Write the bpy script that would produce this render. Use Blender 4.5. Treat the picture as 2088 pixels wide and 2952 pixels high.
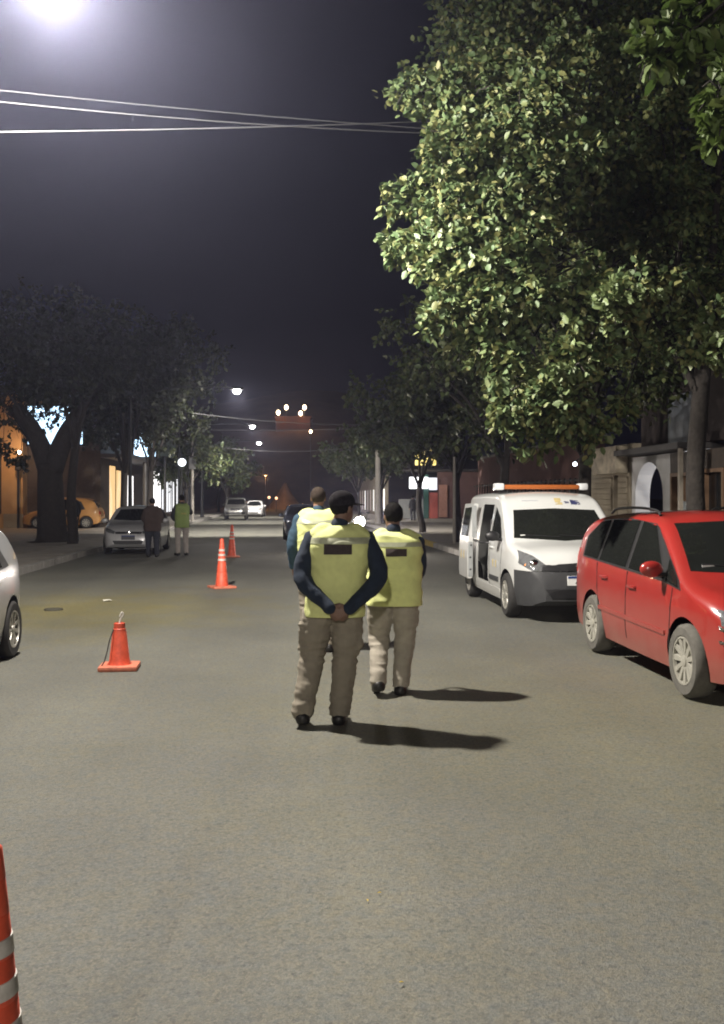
import bpy, bmesh, math, random
import numpy as np
from mathutils import Vector, Matrix, noise

R = math.radians
random.seed(11)
rng = np.random.default_rng(11)
sc = bpy.context.scene
for o in list(bpy.data.objects):
    bpy.data.objects.remove(o)
COL = sc.collection

# ------------------------------------------------------------------ camera
FPX, EYE, HORIZON, CX = 2750.0, 1.7, 1436.0, 1044.0      # focal length and horizon in photograph pixels
YAW = math.atan(234 / FPX)                                # the street runs 4.9 degrees left of the lens axis
cam_data = bpy.data.cameras.new('camera')
cam = bpy.data.objects.new('camera', cam_data)
COL.objects.link(cam)
cam.location = (0, 0, EYE)
cam.rotation_euler = (R(90), 0, -YAW)
cam_data.sensor_fit = 'VERTICAL'
cam_data.sensor_height = 24
cam_data.lens = 24 * FPX / 2952
cam_data.shift_y = -40 / 2952
cam_data.clip_start = 0.05
cam_data.clip_end = 3000
sc.camera = cam

# ------------------------------------------------------------------ world: night sky over a lit town
world = bpy.data.worlds.new('World')
sc.world = world
world.use_nodes = True
wt = world.node_tree
bg = wt.nodes['Background']
sky = wt.nodes.new('ShaderNodeTexSky')
sky.sky_type = 'NISHITA'
sky.sun_disc = False
sky.sun_elevation = R(-4)
sky.sun_rotation = R(200)
mixw = wt.nodes.new('ShaderNodeMix')
mixw.data_type = 'RGBA'
mixw.inputs['Factor'].default_value = 0.97
wt.links.new(sky.outputs[0], mixw.inputs['A'])
mixw.inputs['B'].default_value = (0.0034, 0.0032, 0.0062, 1)
wt.links.new(mixw.outputs['Result'], bg.inputs['Color'])
bg.inputs['Strength'].default_value = 1.0

# ------------------------------------------------------------------ exposure and render settings
sc.view_settings.view_transform = 'Standard'
sc.view_settings.look = 'None'
sc.view_settings.exposure = 0.0
sc.view_settings.gamma = 1.0
cy = sc.cycles
cy.use_denoising = True
cy.max_bounces = 5
cy.diffuse_bounces = 3
cy.glossy_bounces = 3
cy.transmission_bounces = 4
cy.transparent_max_bounces = 8
cy.volume_bounces = 0
cy.sample_clamp_indirect = 4.0
cy.filter_width = 1.9

LAMP_POWER = 9500.0
LAMP_COLOR = (1.0, 0.93, 0.84)

# ------------------------------------------------------------------ helpers
def P(px, py, d):
    """a point d metres in front of the lens that the photograph shows at (px, py)"""
    lat = (px - CX) / FPX * d
    return Vector((lat * math.cos(YAW) + d * math.sin(YAW), -lat * math.sin(YAW) + d * math.cos(YAW), EYE - (py - HORIZON) / FPX * d))

def G(px, py):
    """the point of the road under (px, py)"""
    p = P(px, py, FPX * EYE / (py - HORIZON))
    p.z = 0
    return p

MATS = {}
def mat(name, col, rough=0.6, metal=0.0, var=0.12, scale=6.0, bump=0.0, bscale=60.0, coat=0.0, emit=None, es=0.0, spec=0.5, alpha=None, trans=0.0, subs=0.0):
    if name in MATS:
        return MATS[name]
    m = bpy.data.materials.new(name)
    m.use_nodes = True
    t = m.node_tree
    b = t.nodes['Principled BSDF']
    b.inputs['Roughness'].default_value = rough
    b.inputs['Metallic'].default_value = metal
    b.inputs['Specular IOR Level'].default_value = spec
    b.inputs['Coat Weight'].default_value = coat
    b.inputs['Coat Roughness'].default_value = 0.06
    tc = t.nodes.new('ShaderNodeTexCoord')
    n = t.nodes.new('ShaderNodeTexNoise')
    n.inputs['Scale'].default_value = scale
    n.inputs['Detail'].default_value = 5
    n.inputs['Roughness'].default_value = 0.65
    t.links.new(tc.outputs['Object'], n.inputs['Vector'])
    r = t.nodes.new('ShaderNodeValToRGB')
    c = Vector(col)
    r.color_ramp.elements[0].position = 0.3
    r.color_ramp.elements[1].position = 0.7
    r.color_ramp.elements[0].color = (*(c * (1 - var)), 1)
    r.color_ramp.elements[1].color = (*(c * (1 + var)), 1)
    t.links.new(n.outputs['Fac'], r.inputs['Fac'])
    t.links.new(r.outputs['Color'], b.inputs['Base Color'])
    if bump:
        n2 = t.nodes.new('ShaderNodeTexNoise')
        n2.inputs['Scale'].default_value = bscale
        n2.inputs['Detail'].default_value = 4
        t.links.new(tc.outputs['Object'], n2.inputs['Vector'])
        bp = t.nodes.new('ShaderNodeBump')
        bp.inputs['Strength'].default_value = bump
        bp.inputs['Distance'].default_value = 0.02
        t.links.new(n2.outputs['Fac'], bp.inputs['Height'])
        t.links.new(bp.outputs['Normal'], b.inputs['Normal'])
    if emit:
        b.inputs['Emission Color'].default_value = (*emit, 1)
        b.inputs['Emission Strength'].default_value = es
    if trans:
        b.inputs['Transmission Weight'].default_value = trans
    MATS[name] = m
    return m

def node(m, kind, **kw):
    n = m.node_tree.nodes.new(kind)
    for k, v in kw.items():
        if k in n.inputs:
            n.inputs[k].default_value = v
        else:
            setattr(n, k, v)
    return n

class MB:
    """collects shapes and links them as one mesh object"""
    def __init__(s):
        s.v, s.f, s.m = [], [], []
        s.cur = 0
    def add(s, vs, fs):
        o = len(s.v)
        s.v += [tuple(p) for p in vs]
        s.f += [tuple(i + o for i in f) for f in fs]
        s.m += [s.cur] * len(fs)
        return s
    def box(s, x0, x1, y0, y1, z0, z1, M=None, bev=0.0):
        if bev > 0:
            b = bmesh.new()
            bmesh.ops.create_cube(b, size=1)
            for q in b.verts:
                q.co = Vector(((x0 + x1) / 2 + q.co.x * (x1 - x0), (y0 + y1) / 2 + q.co.y * (y1 - y0), (z0 + z1) / 2 + q.co.z * (z1 - z0)))
            bmesh.ops.bevel(b, geom=b.edges[:], offset=bev, segments=2, affect='EDGES', profile=0.6)
            b.verts.index_update()
            vs = [q.co.copy() for q in b.verts]
            fs = [tuple(q.index for q in f.verts) for f in b.faces]
            b.free()
        else:
            vs = [Vector(p) for p in ((x0, y0, z0), (x1, y0, z0), (x1, y1, z0), (x0, y1, z0), (x0, y0, z1), (x1, y0, z1), (x1, y1, z1), (x0, y1, z1))]
            fs = [(3, 2, 1, 0), (4, 5, 6, 7), (0, 1, 5, 4), (1, 2, 6, 5), (2, 3, 7, 6), (3, 0, 4, 7)]
        if M is not None:
            vs = [M @ q for q in vs]
        return s.add(vs, fs)
    def lathe(s, prof, n=24, M=None, cap=True):
        vs, fs = [], []
        for r_, z_ in prof:
            for k in range(n):
                a = 2 * math.pi * k / n
                q = Vector((r_ * math.cos(a), r_ * math.sin(a), z_))
                vs.append(M @ q if M is not None else q)
        for i in range(len(prof) - 1):
            for k in range(n):
                k2 = (k + 1) % n
                fs.append((i * n + k, i * n + k2, (i + 1) * n + k2, (i + 1) * n + k))
        if cap:
            fs.append(tuple(range(n - 1, -1, -1)))
            fs.append(tuple((len(prof) - 1) * n + k for k in range(n)))
        return s.add(vs, fs)
    def tube(s, pts, rad, n=10, flat=None):
        pts = [Vector(p) for p in pts]
        if not hasattr(rad, '__len__'):
            rad = [rad] * len(pts)
        vs, fs = [], []
        t0 = (pts[1] - pts[0]).normalized()
        up = Vector((0, 0, 1)) if abs(t0.z) < 0.9 else Vector((0, 1, 0))
        a = t0.cross(up).normalized()
        for i, p in enumerate(pts):
            t = (pts[min(i + 1, len(pts) - 1)] - pts[max(i - 1, 0)]).normalized()
            a = (a - t * a.dot(t)).normalized()
            b = t.cross(a)
            r_ = rad[i]
            rx, ry = r_ if hasattr(r_, '__len__') else (r_, r_)
            for k in range(n):
                w = 2 * math.pi * k / n
                vs.append(p + a * (rx * math.cos(w)) + b * (ry * math.sin(w)))
        for i in range(len(pts) - 1):
            for k in range(n):
                k2 = (k + 1) % n
                fs.append((i * n + k, i * n + k2, (i + 1) * n + k2, (i + 1) * n + k))
        fs.append(tuple(range(n - 1, -1, -1)))
        fs.append(tuple((len(pts) - 1) * n + k for k in range(n)))
        return s.add(vs, fs)
    def ball(s, c, r_, n=14, m=9):
        rx, ry, rz = r_ if hasattr(r_, '__len__') else (r_, r_, r_)
        c = Vector(c)
        vs = [c + Vector((0, 0, -rz))]
        for i in range(1, m):
            t = math.pi * i / m
            for k in range(n):
                a = 2 * math.pi * k / n
                vs.append(c + Vector((rx * math.sin(t) * math.cos(a), ry * math.sin(t) * math.sin(a), -rz * math.cos(t))))
        vs.append(c + Vector((0, 0, rz)))
        fs = []
        for k in range(n):
            k2 = (k + 1) % n
            fs.append((0, 1 + k2, 1 + k))
            for i in range(m - 2):
                fs.append((1 + i * n + k, 1 + i * n + k2, 1 + (i + 1) * n + k2, 1 + (i + 1) * n + k))
            fs.append((1 + (m - 2) * n + k, 1 + (m - 2) * n + k2, len(vs) - 1))
        return s.add(vs, fs)
    def mesh(s, name):
        me = bpy.data.meshes.new(name)
        me.from_pydata(s.v, [], s.f)
        if any(s.m):
            me.polygons.foreach_set('material_index', s.m)
        me.update()
        return me
    def build(s, name, mats, parent=None, smooth=False, angle=35):
        return link(name, s.mesh(name), mats, parent, smooth, angle)

def link(name, me, mats, parent=None, smooth=False, angle=35):
    if not isinstance(mats, (list, tuple)):
        mats = [mats]
    idx = [p.material_index for p in me.polygons] if len(mats) > 1 else None
    me.materials.clear()
    for m in mats:
        me.materials.append(m)
    if idx:
        me.polygons.foreach_set('material_index', idx)
    if smooth:
        me.shade_smooth()
        if angle < 180:
            me.set_sharp_from_angle(angle=R(angle))
    o = bpy.data.objects.new(name, me)
    COL.objects.link(o)
    if parent is not None:
        o.parent = parent
    return o

def tag(o, label, cat, group=None):
    o['label'] = label
    o['category'] = cat
    if group:
        o['group'] = group
    return o

def thing(name, label, cat, loc=(0, 0, 0), rotz=0.0, group=None):
    o = bpy.data.objects.new(name, None)
    COL.objects.link(o)
    o.location = loc
    o.rotation_euler = (0, 0, rotz)
    o.empty_display_size = 0.2
    return tag(o, label, cat, group)

def structure(o):
    o['kind'] = 'structure'
    return o

def copy_tree(o, parent=None):
    c = o.copy()
    COL.objects.link(c)
    c.parent = parent
    for ch in list(o.children):
        copy_tree(ch, c)
    return c

def smooth_pts(pts, n=6):
    """Catmull-Rom through the points"""
    pts = [Vector(p) for p in pts]
    q = [pts[0] * 2 - pts[1]] + pts + [pts[-1] * 2 - pts[-2]]
    out = []
    for i in range(1, len(q) - 2):
        for k in range(n):
            t = k / n
            out.append(0.5 * ((2 * q[i]) + (q[i + 1] - q[i - 1]) * t + (2 * q[i - 1] - 5 * q[i] + 4 * q[i + 1] - q[i + 2]) * t * t + (3 * q[i] - q[i - 1] - 3 * q[i + 1] + q[i + 2]) * t ** 3))
    out.append(pts[-1])
    return out

def text_mesh(name, body, size, mats, parent, M, depth=0.002):
    cu = bpy.data.curves.new(name, 'FONT')
    cu.body = body
    cu.size = size
    cu.extrude = depth
    cu.align_x = 'CENTER'
    cu.align_y = 'CENTER'
    t = bpy.data.objects.new('tmp', cu)
    COL.objects.link(t)
    me = bpy.data.meshes.new_from_object(t.evaluated_get(bpy.context.evaluated_depsgraph_get()))
    bpy.data.objects.remove(t)
    me.transform(M)
    me.name = name
    return link(name, me, mats, parent)

# ------------------------------------------------------------------ shared materials
M_BLACK = mat('black_plastic', (0.012, 0.012, 0.013), rough=0.45, var=0.2)
M_RUBBER = mat('rubber', (0.022, 0.021, 0.02), rough=0.85, var=0.3, scale=14)
M_RUBBER_DUST = mat('dusty_rubber', (0.10, 0.095, 0.082), rough=0.95, var=0.25, scale=10)
M_GLASS = mat('dark_car_glass', (0.010, 0.011, 0.010), rough=0.03, var=0.1, spec=0.7)
M_CHROME = mat('chrome', (0.75, 0.75, 0.75), rough=0.15, metal=1.0, var=0.05)
M_ALLOY = mat('silver_alloy', (0.42, 0.41, 0.37), rough=0.4, metal=0.6, var=0.15, scale=12)
M_ALLOY_DUST = mat('dusty_alloy', (0.32, 0.31, 0.265), rough=0.6, metal=0.2, var=0.18, scale=14)
M_LENS = mat('lamp_lens', (0.35, 0.36, 0.37), rough=0.08, metal=0.7, var=0.3, scale=25)
M_AMBER = mat('amber_lens', (0.8, 0.25, 0.03), rough=0.25, var=0.1)
M_RED_LENS = mat('red_lens', (0.4, 0.02, 0.015), rough=0.15, var=0.1)
M_WHITE_PLATE = mat('plate_white', (0.72, 0.72, 0.7), rough=0.5, var=0.04)
M_BLUE_PLATE = mat('plate_blue', (0.02, 0.05, 0.2), rough=0.5, var=0.04)
M_STEEL = mat('galvanised_steel', (0.13, 0.13, 0.13), rough=0.55, metal=0.6, var=0.15, scale=5)
M_CONCRETE = mat('pole_concrete', (0.30, 0.28, 0.25), rough=0.9, var=0.15, scale=4, bump=0.3)
M_BARK = mat('bark', (0.024, 0.02, 0.017), rough=0.95, var=0.35, scale=9, bump=0.8, bscale=18)
M_POLE = mat('painted_pole', (0.035, 0.036, 0.038), rough=0.6, metal=0.3, var=0.15, scale=5)
M_CABLE = mat('cable', (0.09, 0.09, 0.095), rough=0.5, var=0.05)

# ------------------------------------------------------------------ ground, road, pavements
ROAD_L, ROAD_R = -5.8, 5.3
def make_asphalt():
    m = bpy.data.materials.new('asphalt')
    m.use_nodes = True
    t = m.node_tree
    b = t.nodes['Principled BSDF']
    L = t.links.new
    tc = t.nodes.new('ShaderNodeTexCoord')
    def nz(scale, detail=3, rough=0.6):
        n = t.nodes.new('ShaderNodeTexNoise')
        n.inputs['Scale'].default_value = scale
        n.inputs['Detail'].default_value = detail
        n.inputs['Roughness'].default_value = rough
        L(tc.outputs['Object'], n.inputs['Vector'])
        return n
    def ramp(src, p0, c0, p1, c1):
        r = t.nodes.new('ShaderNodeValToRGB')
        r.color_ramp.elements[0].position = p0
        r.color_ramp.elements[1].position = p1
        r.color_ramp.elements[0].color = (*c0, 1)
        r.color_ramp.elements[1].color = (*c1, 1)
        L(src, r.inputs['Fac'])
        return r.outputs['Color']
    def mix(mode, fac, a, c):
        n = t.nodes.new('ShaderNodeMix')
        n.data_type = 'RGBA'
        n.blend_type = mode
        if isinstance(fac, float):
            n.inputs['Factor'].default_value = fac
        else:
            L(fac, n.inputs['Factor'])
        L(a, n.inputs['A'])
        if isinstance(c, tuple):
            n.inputs['B'].default_value = (*c, 1)
        else:
            L(c, n.inputs['B'])
        return n.outputs['Result']
    base = ramp(nz(0.35, 5, 0.6).outputs['Fac'], 0.3, (0.120, 0.121, 0.109), 0.7, (0.172, 0.171, 0.150))
    # aggregate: stones of a few centimetres and finer grit
    vor = t.nodes.new('ShaderNodeTexVoronoi')
    vor.inputs['Scale'].default_value = 75
    L(tc.outputs['Object'], vor.inputs['Vector'])
    stone = ramp(vor.outputs['Color'], 0.15, (0.80, 0.81, 0.83), 0.95, (1.20, 1.18, 1.12))
    base = mix('MULTIPLY', 1.0, base, stone)
    grit = ramp(nz(120, 3, 0.7).outputs['Fac'], 0.34, (0.74, 0.75, 0.77), 0.66, (1.22, 1.20, 1.16))
    base = mix('MULTIPLY', 1.0, base, grit)
    pits = ramp(nz(34, 2, 0.5).outputs['Fac'], 0.30, (0.70, 0.71, 0.73), 0.44, (1.0, 1.0, 1.0))
    base = mix('MULTIPLY', 1.0, base, pits)
    tint = ramp(nz(11, 4, 0.7).outputs['Fac'], 0.3, (0.90, 0.97, 1.05), 0.7, (1.10, 1.03, 0.88))
    base = mix('MULTIPLY', 1.0, base, tint)
    # tar-dark lanes worn by wheels
    sep = t.nodes.new('ShaderNodeSeparateXYZ')
    L(tc.outputs['Object'], sep.inputs[0])
    wv = t.nodes.new('ShaderNodeMath'); wv.operation = 'SINE'
    ml = t.nodes.new('ShaderNodeMath'); ml.operation = 'MULTIPLY_ADD'; ml.inputs[1].default_value = 3.3; ml.inputs[2].default_value = 0.6
    L(sep.outputs['X'], ml.inputs[0]); L(ml.outputs[0], wv.inputs[0])
    lanes = ramp(wv.outputs[0], 0.0, (0.93, 0.93, 0.94), 1.0, (1.03, 1.03, 1.02))
    base = mix('MULTIPLY', 1.0, base, lanes)
    # yellow dust trodden into the road by the left parking lane; by the right kerb, leaf-coloured light painted in
    def dust_or_leaf_light(cx_, cy_, rx, ry, col, k):
        nonlocal base
        s = t.nodes.new('ShaderNodeVectorMath'); s.operation = 'SUBTRACT'; s.inputs[1].default_value = (cx_, cy_, 0)
        L(tc.outputs['Object'], s.inputs[0])
        d = t.nodes.new('ShaderNodeVectorMath'); d.operation = 'DIVIDE'; d.inputs[1].default_value = (rx, ry, 1)
        L(s.outputs[0], d.inputs[0])
        l = t.nodes.new('ShaderNodeVectorMath'); l.operation = 'LENGTH'
        L(d.outputs[0], l.inputs[0])
        a = t.nodes.new('ShaderNodeMath'); a.operation = 'ADD'
        n = nz(1.1, 5, 0.7)
        L(l.outputs['Value'], a.inputs[0]); L(n.outputs['Fac'], a.inputs[1])
        f = ramp(a.outputs[0], 0.55, (k, k, k), 1.0, (0, 0, 0))
        sf = t.nodes.new('ShaderNodeSeparateColor')
        L(f, sf.inputs[0])
        base = mix('MIX', sf.outputs[0], base, mix('MULTIPLY', 1.0, base, col))
    dust_or_leaf_light(-3.0, 15.0, 6.5, 8.0, (1.22, 1.05, 0.42), 0.75)
    dust_or_leaf_light(2.8, 7.0, 9.0, 9.0, (1.08, 1.02, 0.74), 0.6)
    L(base, b.inputs['Base Color'])
    b.inputs['Roughness'].default_value = 0.75
    bp = t.nodes.new('ShaderNodeBump')
    bp.inputs['Strength'].default_value = 0.55
    bp.inputs['Distance'].default_value = 0.012
    L(grit, bp.inputs['Height'])
    L(bp.outputs['Normal'], b.inputs['Normal'])
    return m

M_ASPHALT = make_asphalt()
M_DIRT = mat('dry_earth', (0.12, 0.10, 0.075), rough=0.95, var=0.3, scale=0.6, bump=0.5, bscale=8)
M_PAVE = mat('pavement_concrete', (0.26, 0.24, 0.21), rough=0.9, var=0.2, scale=1.2, bump=0.4, bscale=30)
M_PAVE_LOT = mat('forecourt_tiles', (0.30, 0.25, 0.2), rough=0.8, var=0.2, scale=1.5, bump=0.2)
M_KERB = mat('kerb_concrete', (0.30, 0.29, 0.27), rough=0.9, var=0.22, scale=2, bump=0.3)
M_KERB_Y = mat('kerb_yellow_paint', (0.5, 0.36, 0.06), rough=0.8, var=0.3, scale=3)

structure(MB().box(-900, 900, -300, 1600, -0.6, -0.03).build('ground', M_DIRT))
rd = MB()
NX, NY = 24, 150
for j in range(NY + 1):
    for i in range(NX + 1):
        x = ROAD_L + (ROAD_R - ROAD_L) * i / NX
        y = -45 + 300 * (j / NY) ** 1.5
        rd.v.append((x, y, 0.012 * noise.noise(Vector((x * 0.5, y * 0.35, 0))) - 0.0008 * (x + 0.25) ** 2))
for j in range(NY):
    for i in range(NX):
        k = j * (NX + 1) + i
        rd.f.append((k, k + 1, k + NX + 2, k + NX + 1))
        rd.m.append(0)
ROAD = structure(rd.build('road', M_ASPHALT, smooth=True, angle=180))
ST_L = structure(MB().box(-9.6, ROAD_L - 0.15, -45, 255, -0.05, 0.13).build('pavement_left', M_PAVE))
ST_R = structure(MB().box(ROAD_R + 0.15, 9.1, -45, 255, -0.05, 0.13).build('pavement_right', M_PAVE))
structure(MB().box(9.1, 40, 45, 110, -0.05, 0.125).build('side_street_pavement', M_PAVE))
structure(MB().box(-45, -9.6, 33, 120, -0.05, 0.125).build('forecourt', M_PAVE_LOT))
# kerb stones, one by one as far as they can be told apart
for side, x0, x1, par in (('l', ROAD_L - 0.15, ROAD_L, ST_L), ('r', ROAD_R, ROAD_R + 0.15, ST_R)):
    km = MB().box(x0, x1, 0.008, 0.992, -0.08, 0.142, bev=0.012).mesh('kerb_stone')
    km.materials.append(M_KERB)
    kmy = km.copy()
    kmy.materials.clear()
    kmy.materials.append(M_KERB_Y)
    for k in range(0, 64):
        yel = side == 'r' and 31 <= k <= 35
        o = bpy.data.objects.new('kerb_stone', kmy if yel else km)
        COL.objects.link(o)
        o.location = (random.uniform(-0.006, 0.006), k + 2, random.uniform(-0.008, 0.006))
        o.parent = par
    rest = MB().box(x0, x1, 66.0, 255, -0.08, 0.142).box(x0, x1, -45, 1.99, -0.08, 0.142).build('kerb', M_KERB, par)
# expansion joints cut the pavements: narrow dark strips would be paint, so the slabs are real tiles near the van
for par, xa, xb in ((ST_R, ROAD_R + 0.16, 9.09), (ST_L, -9.59, ROAD_L - 0.16)):
    tm = MB().box(0, 1.16, 0, 1.47, 0.11, 0.138, bev=0.006).mesh('paving_slab')
    tm.materials.append(M_PAVE)
    for i in range(3):
        for j in range(22):
            o = bpy.data.objects.new('paving_slab', tm)
            COL.objects.link(o)
            o.location = (xa + 0.02 + i * 1.19, 12 + j * 1.5, random.uniform(-0.004, 0.006))
            o.parent = par

# hill that closes the street, lit orange by sodium lamps
M_HILL = mat('hill_earth', (0.16, 0.11, 0.07), rough=1.0, var=0.4, scale=0.15, bump=0.6, bscale=1.5)
hb = MB()
n1, n2 = 60, 24
for j in range(n2 + 1):
    for i in range(n1 + 1):
        x = -170 + 340 * i / n1
        y = 262 + 150 * j / n2
        ridge = 26 * math.exp(-((x - 20) / 60) ** 2) + 16 * math.exp(-((x + 60) / 45) ** 2)
        z = 2.0 * ridge * (1 - math.exp(-(j / n2) * 2.2)) + 1.2 * noise.noise(Vector((x * 0.06, y * 0.06, 3))) * (j > 0)
        hb.v.append((x, y, z - 0.25 * (j == 0)))
for j in range(n2):
    for i in range(n1):
        k = j * (n1 + 1) + i
        hb.f.append((k, k + 1, k + n1 + 2, k + n1 + 1)); hb.m.append(0)
structure(hb.build('hill', M_HILL, smooth=True, angle=180))

# ------------------------------------------------------------------ lights
def point_light(name, loc, power, color, radius, parent=None, street=False, up=0.06, fwd=False):
    ld = bpy.data.lights.new(name, 'POINT')
    ld.energy = power
    ld.color = color
    ld.shadow_soft_size = radius
    if street:
        # a street luminaire throws more light sideways than straight down and little upwards
        ld.use_nodes = True
        t = ld.node_tree
        em = t.nodes['Emission']
        tc = t.nodes.new('ShaderNodeTexCoord')
        sp = t.nodes.new('ShaderNodeSeparateXYZ')
        t.links.new(tc.outputs['Normal'], sp.inputs[0])
        r = t.nodes.new('ShaderNodeValToRGB')
        mm = t.nodes.new('ShaderNodeMapRange')
        mm.inputs['From Min'].default_value = -1
        mm.inputs['From Max'].default_value = 1
        t.links.new(sp.outputs['Z'], mm.inputs['Value'])
        t.links.new(mm.outputs[0], r.inputs['Fac'])
        e = r.color_ramp.elements
        # 0 is straight down, 0.5 level with the lamp
        stops = [(0.0, 0.36), (0.09, 0.52), (0.17, 0.85), (0.24, 1.0), (0.29, 0.8), (0.36, 0.42), (0.41, 0.55), (0.46, 0.60), (0.50, 0.50), (0.55, 0.32), (0.62, 0.15), (0.70, up), (1.0, up * 0.5)]
        e[0].position, e[1].position = stops[0][0], stops[-1][0]
        e[0].color = (stops[0][1],) * 3 + (1,)
        e[1].color = (stops[-1][1],) * 3 + (1,)
        for p_, v_ in stops[1:-1]:
            q = e.new(p_)
            q.color = (v_, v_, v_, 1)
        if fwd:
            # added beam cut towards -Y and -X keeps near road and left trees dark
            m2 = t.nodes.new('ShaderNodeMapRange')
            m2.inputs['From Min'].default_value = -0.12
            m2.inputs['From Max'].default_value = 0.25
            m2.inputs['To Min'].default_value = 0.05
            m3 = t.nodes.new('ShaderNodeMath'); m3.operation = 'MULTIPLY'
            t.links.new(sp.outputs['Y'], m2.inputs['Value'])
            t.links.new(r.outputs['Color'], m3.inputs[0])
            t.links.new(m2.outputs[0], m3.inputs[1])
            m4 = t.nodes.new('ShaderNodeMapRange')
            m4.inputs['From Min'].default_value = -0.80
            m4.inputs['From Max'].default_value = -0.35
            m4.inputs['To Min'].default_value = 0.08
            m5 = t.nodes.new('ShaderNodeMath'); m5.operation = 'MULTIPLY'
            t.links.new(sp.outputs['X'], m4.inputs['Value'])
            t.links.new(m3.outputs[0], m5.inputs[0])
            t.links.new(m4.outputs[0], m5.inputs[1])
            t.links.new(m5.outputs[0], em.inputs['Strength'])
        else:
            t.links.new(r.outputs['Color'], em.inputs['Strength'])
    o = bpy.data.objects.new(name, ld)
    COL.objects.link(o)
    o.location = loc
    if parent is not None:
        o.parent = parent
    return o

M_LED = mat('led_panel', (0.9, 0.9, 0.9), emit=(1.0, 0.97, 0.93), es=60.0)
def street_lamp(x, y, h, label, power, group='street lamps hung over the road', fwd=False):
    px_ = ROAD_L - 0.75
    t = thing('street_lamp', label, 'street lamp', (px_, y, 0.13), 0, group)
    MB().lathe([(0.16, 0), (0.15, 0.3), (0.10, 0.32), (0.075, h * 0.6), (0.055, h + 0.25)], 12).build('pole', M_POLE, t, True)
    dx = x - px_
    MB().tube(smooth_pts([(0, 0, h - 0.45), (dx * 0.35, 0, h + 0.05), (dx * 0.75, 0, h + 0.16), (dx - 0.25, 0, h + 0.12)]), 0.035, 8).build('arm', M_POLE, t, True)
    hd = MB().box(dx - 0.34, dx + 0.30, -0.14, 0.14, h + 0.03, h + 0.14, bev=0.03).build('lamp_head', M_POLE, t)
    MB().ball((dx, 0, h - 0.03), (0.17, 0.15, 0.12), 20, 12).build('lens', M_LED, hd, True, 180)
    point_light('lamp_light', (dx, 0, h - 0.30), power, LAMP_COLOR, 0.13, t, street=True, fwd=fwd)
    return t

L0 = P(150, -105, 9.0)
street_lamp(L0.x, L0.y, L0.z, 'street lamp glaring at the top left edge of the picture', LAMP_POWER)
for px, py, d, k, pw in ((683, 1137, 42, 'nearest and brightest of the lamps down the street, white', 1.7), (728, 1237, 62, 'middle of the three white lamps down the street', 1.2), (747, 1283, 80, 'farthest and lowest of the white lamps down the street', 1.0)):
    q = P(px, py, d)
    street_lamp(q.x, q.y, q.z + 0.05, 'street lamp, ' + k, LAMP_POWER * pw, fwd=True)
street_lamp(-2.2, -14.0, 6.4, 'street lamp behind the viewer, outside the picture', LAMP_POWER * 1.0)

# ------------------------------------------------------------------ vehicles
def pchip(pts, x):
    pts = sorted(pts)
    xs = np.array([p[0] for p in pts], float); ys = np.array([p[1] for p in pts], float)
    h = np.diff(xs); dl = np.diff(ys) / h
    m = np.zeros(len(xs))
    m[0], m[-1] = dl[0], dl[-1]
    for i in range(1, len(xs) - 1):
        if dl[i - 1] * dl[i] > 0:
            w1, w2 = 2 * h[i] + h[i - 1], h[i] + 2 * h[i - 1]
            m[i] = (w1 + w2) / (w1 / dl[i - 1] + w2 / dl[i])
    x = np.clip(x, xs[0], xs[-1])
    i = np.clip(np.searchsorted(xs, x) - 1, 0, len(h) - 1)
    t = (x - xs[i]) / h[i]
    return (ys[i] * (1 + 2 * t) * (1 - t) ** 2 + h[i] * m[i] * t * (1 - t) ** 2 + ys[i + 1] * t * t * (3 - 2 * t) + h[i] * m[i + 1] * t * t * (t - 1))

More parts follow.
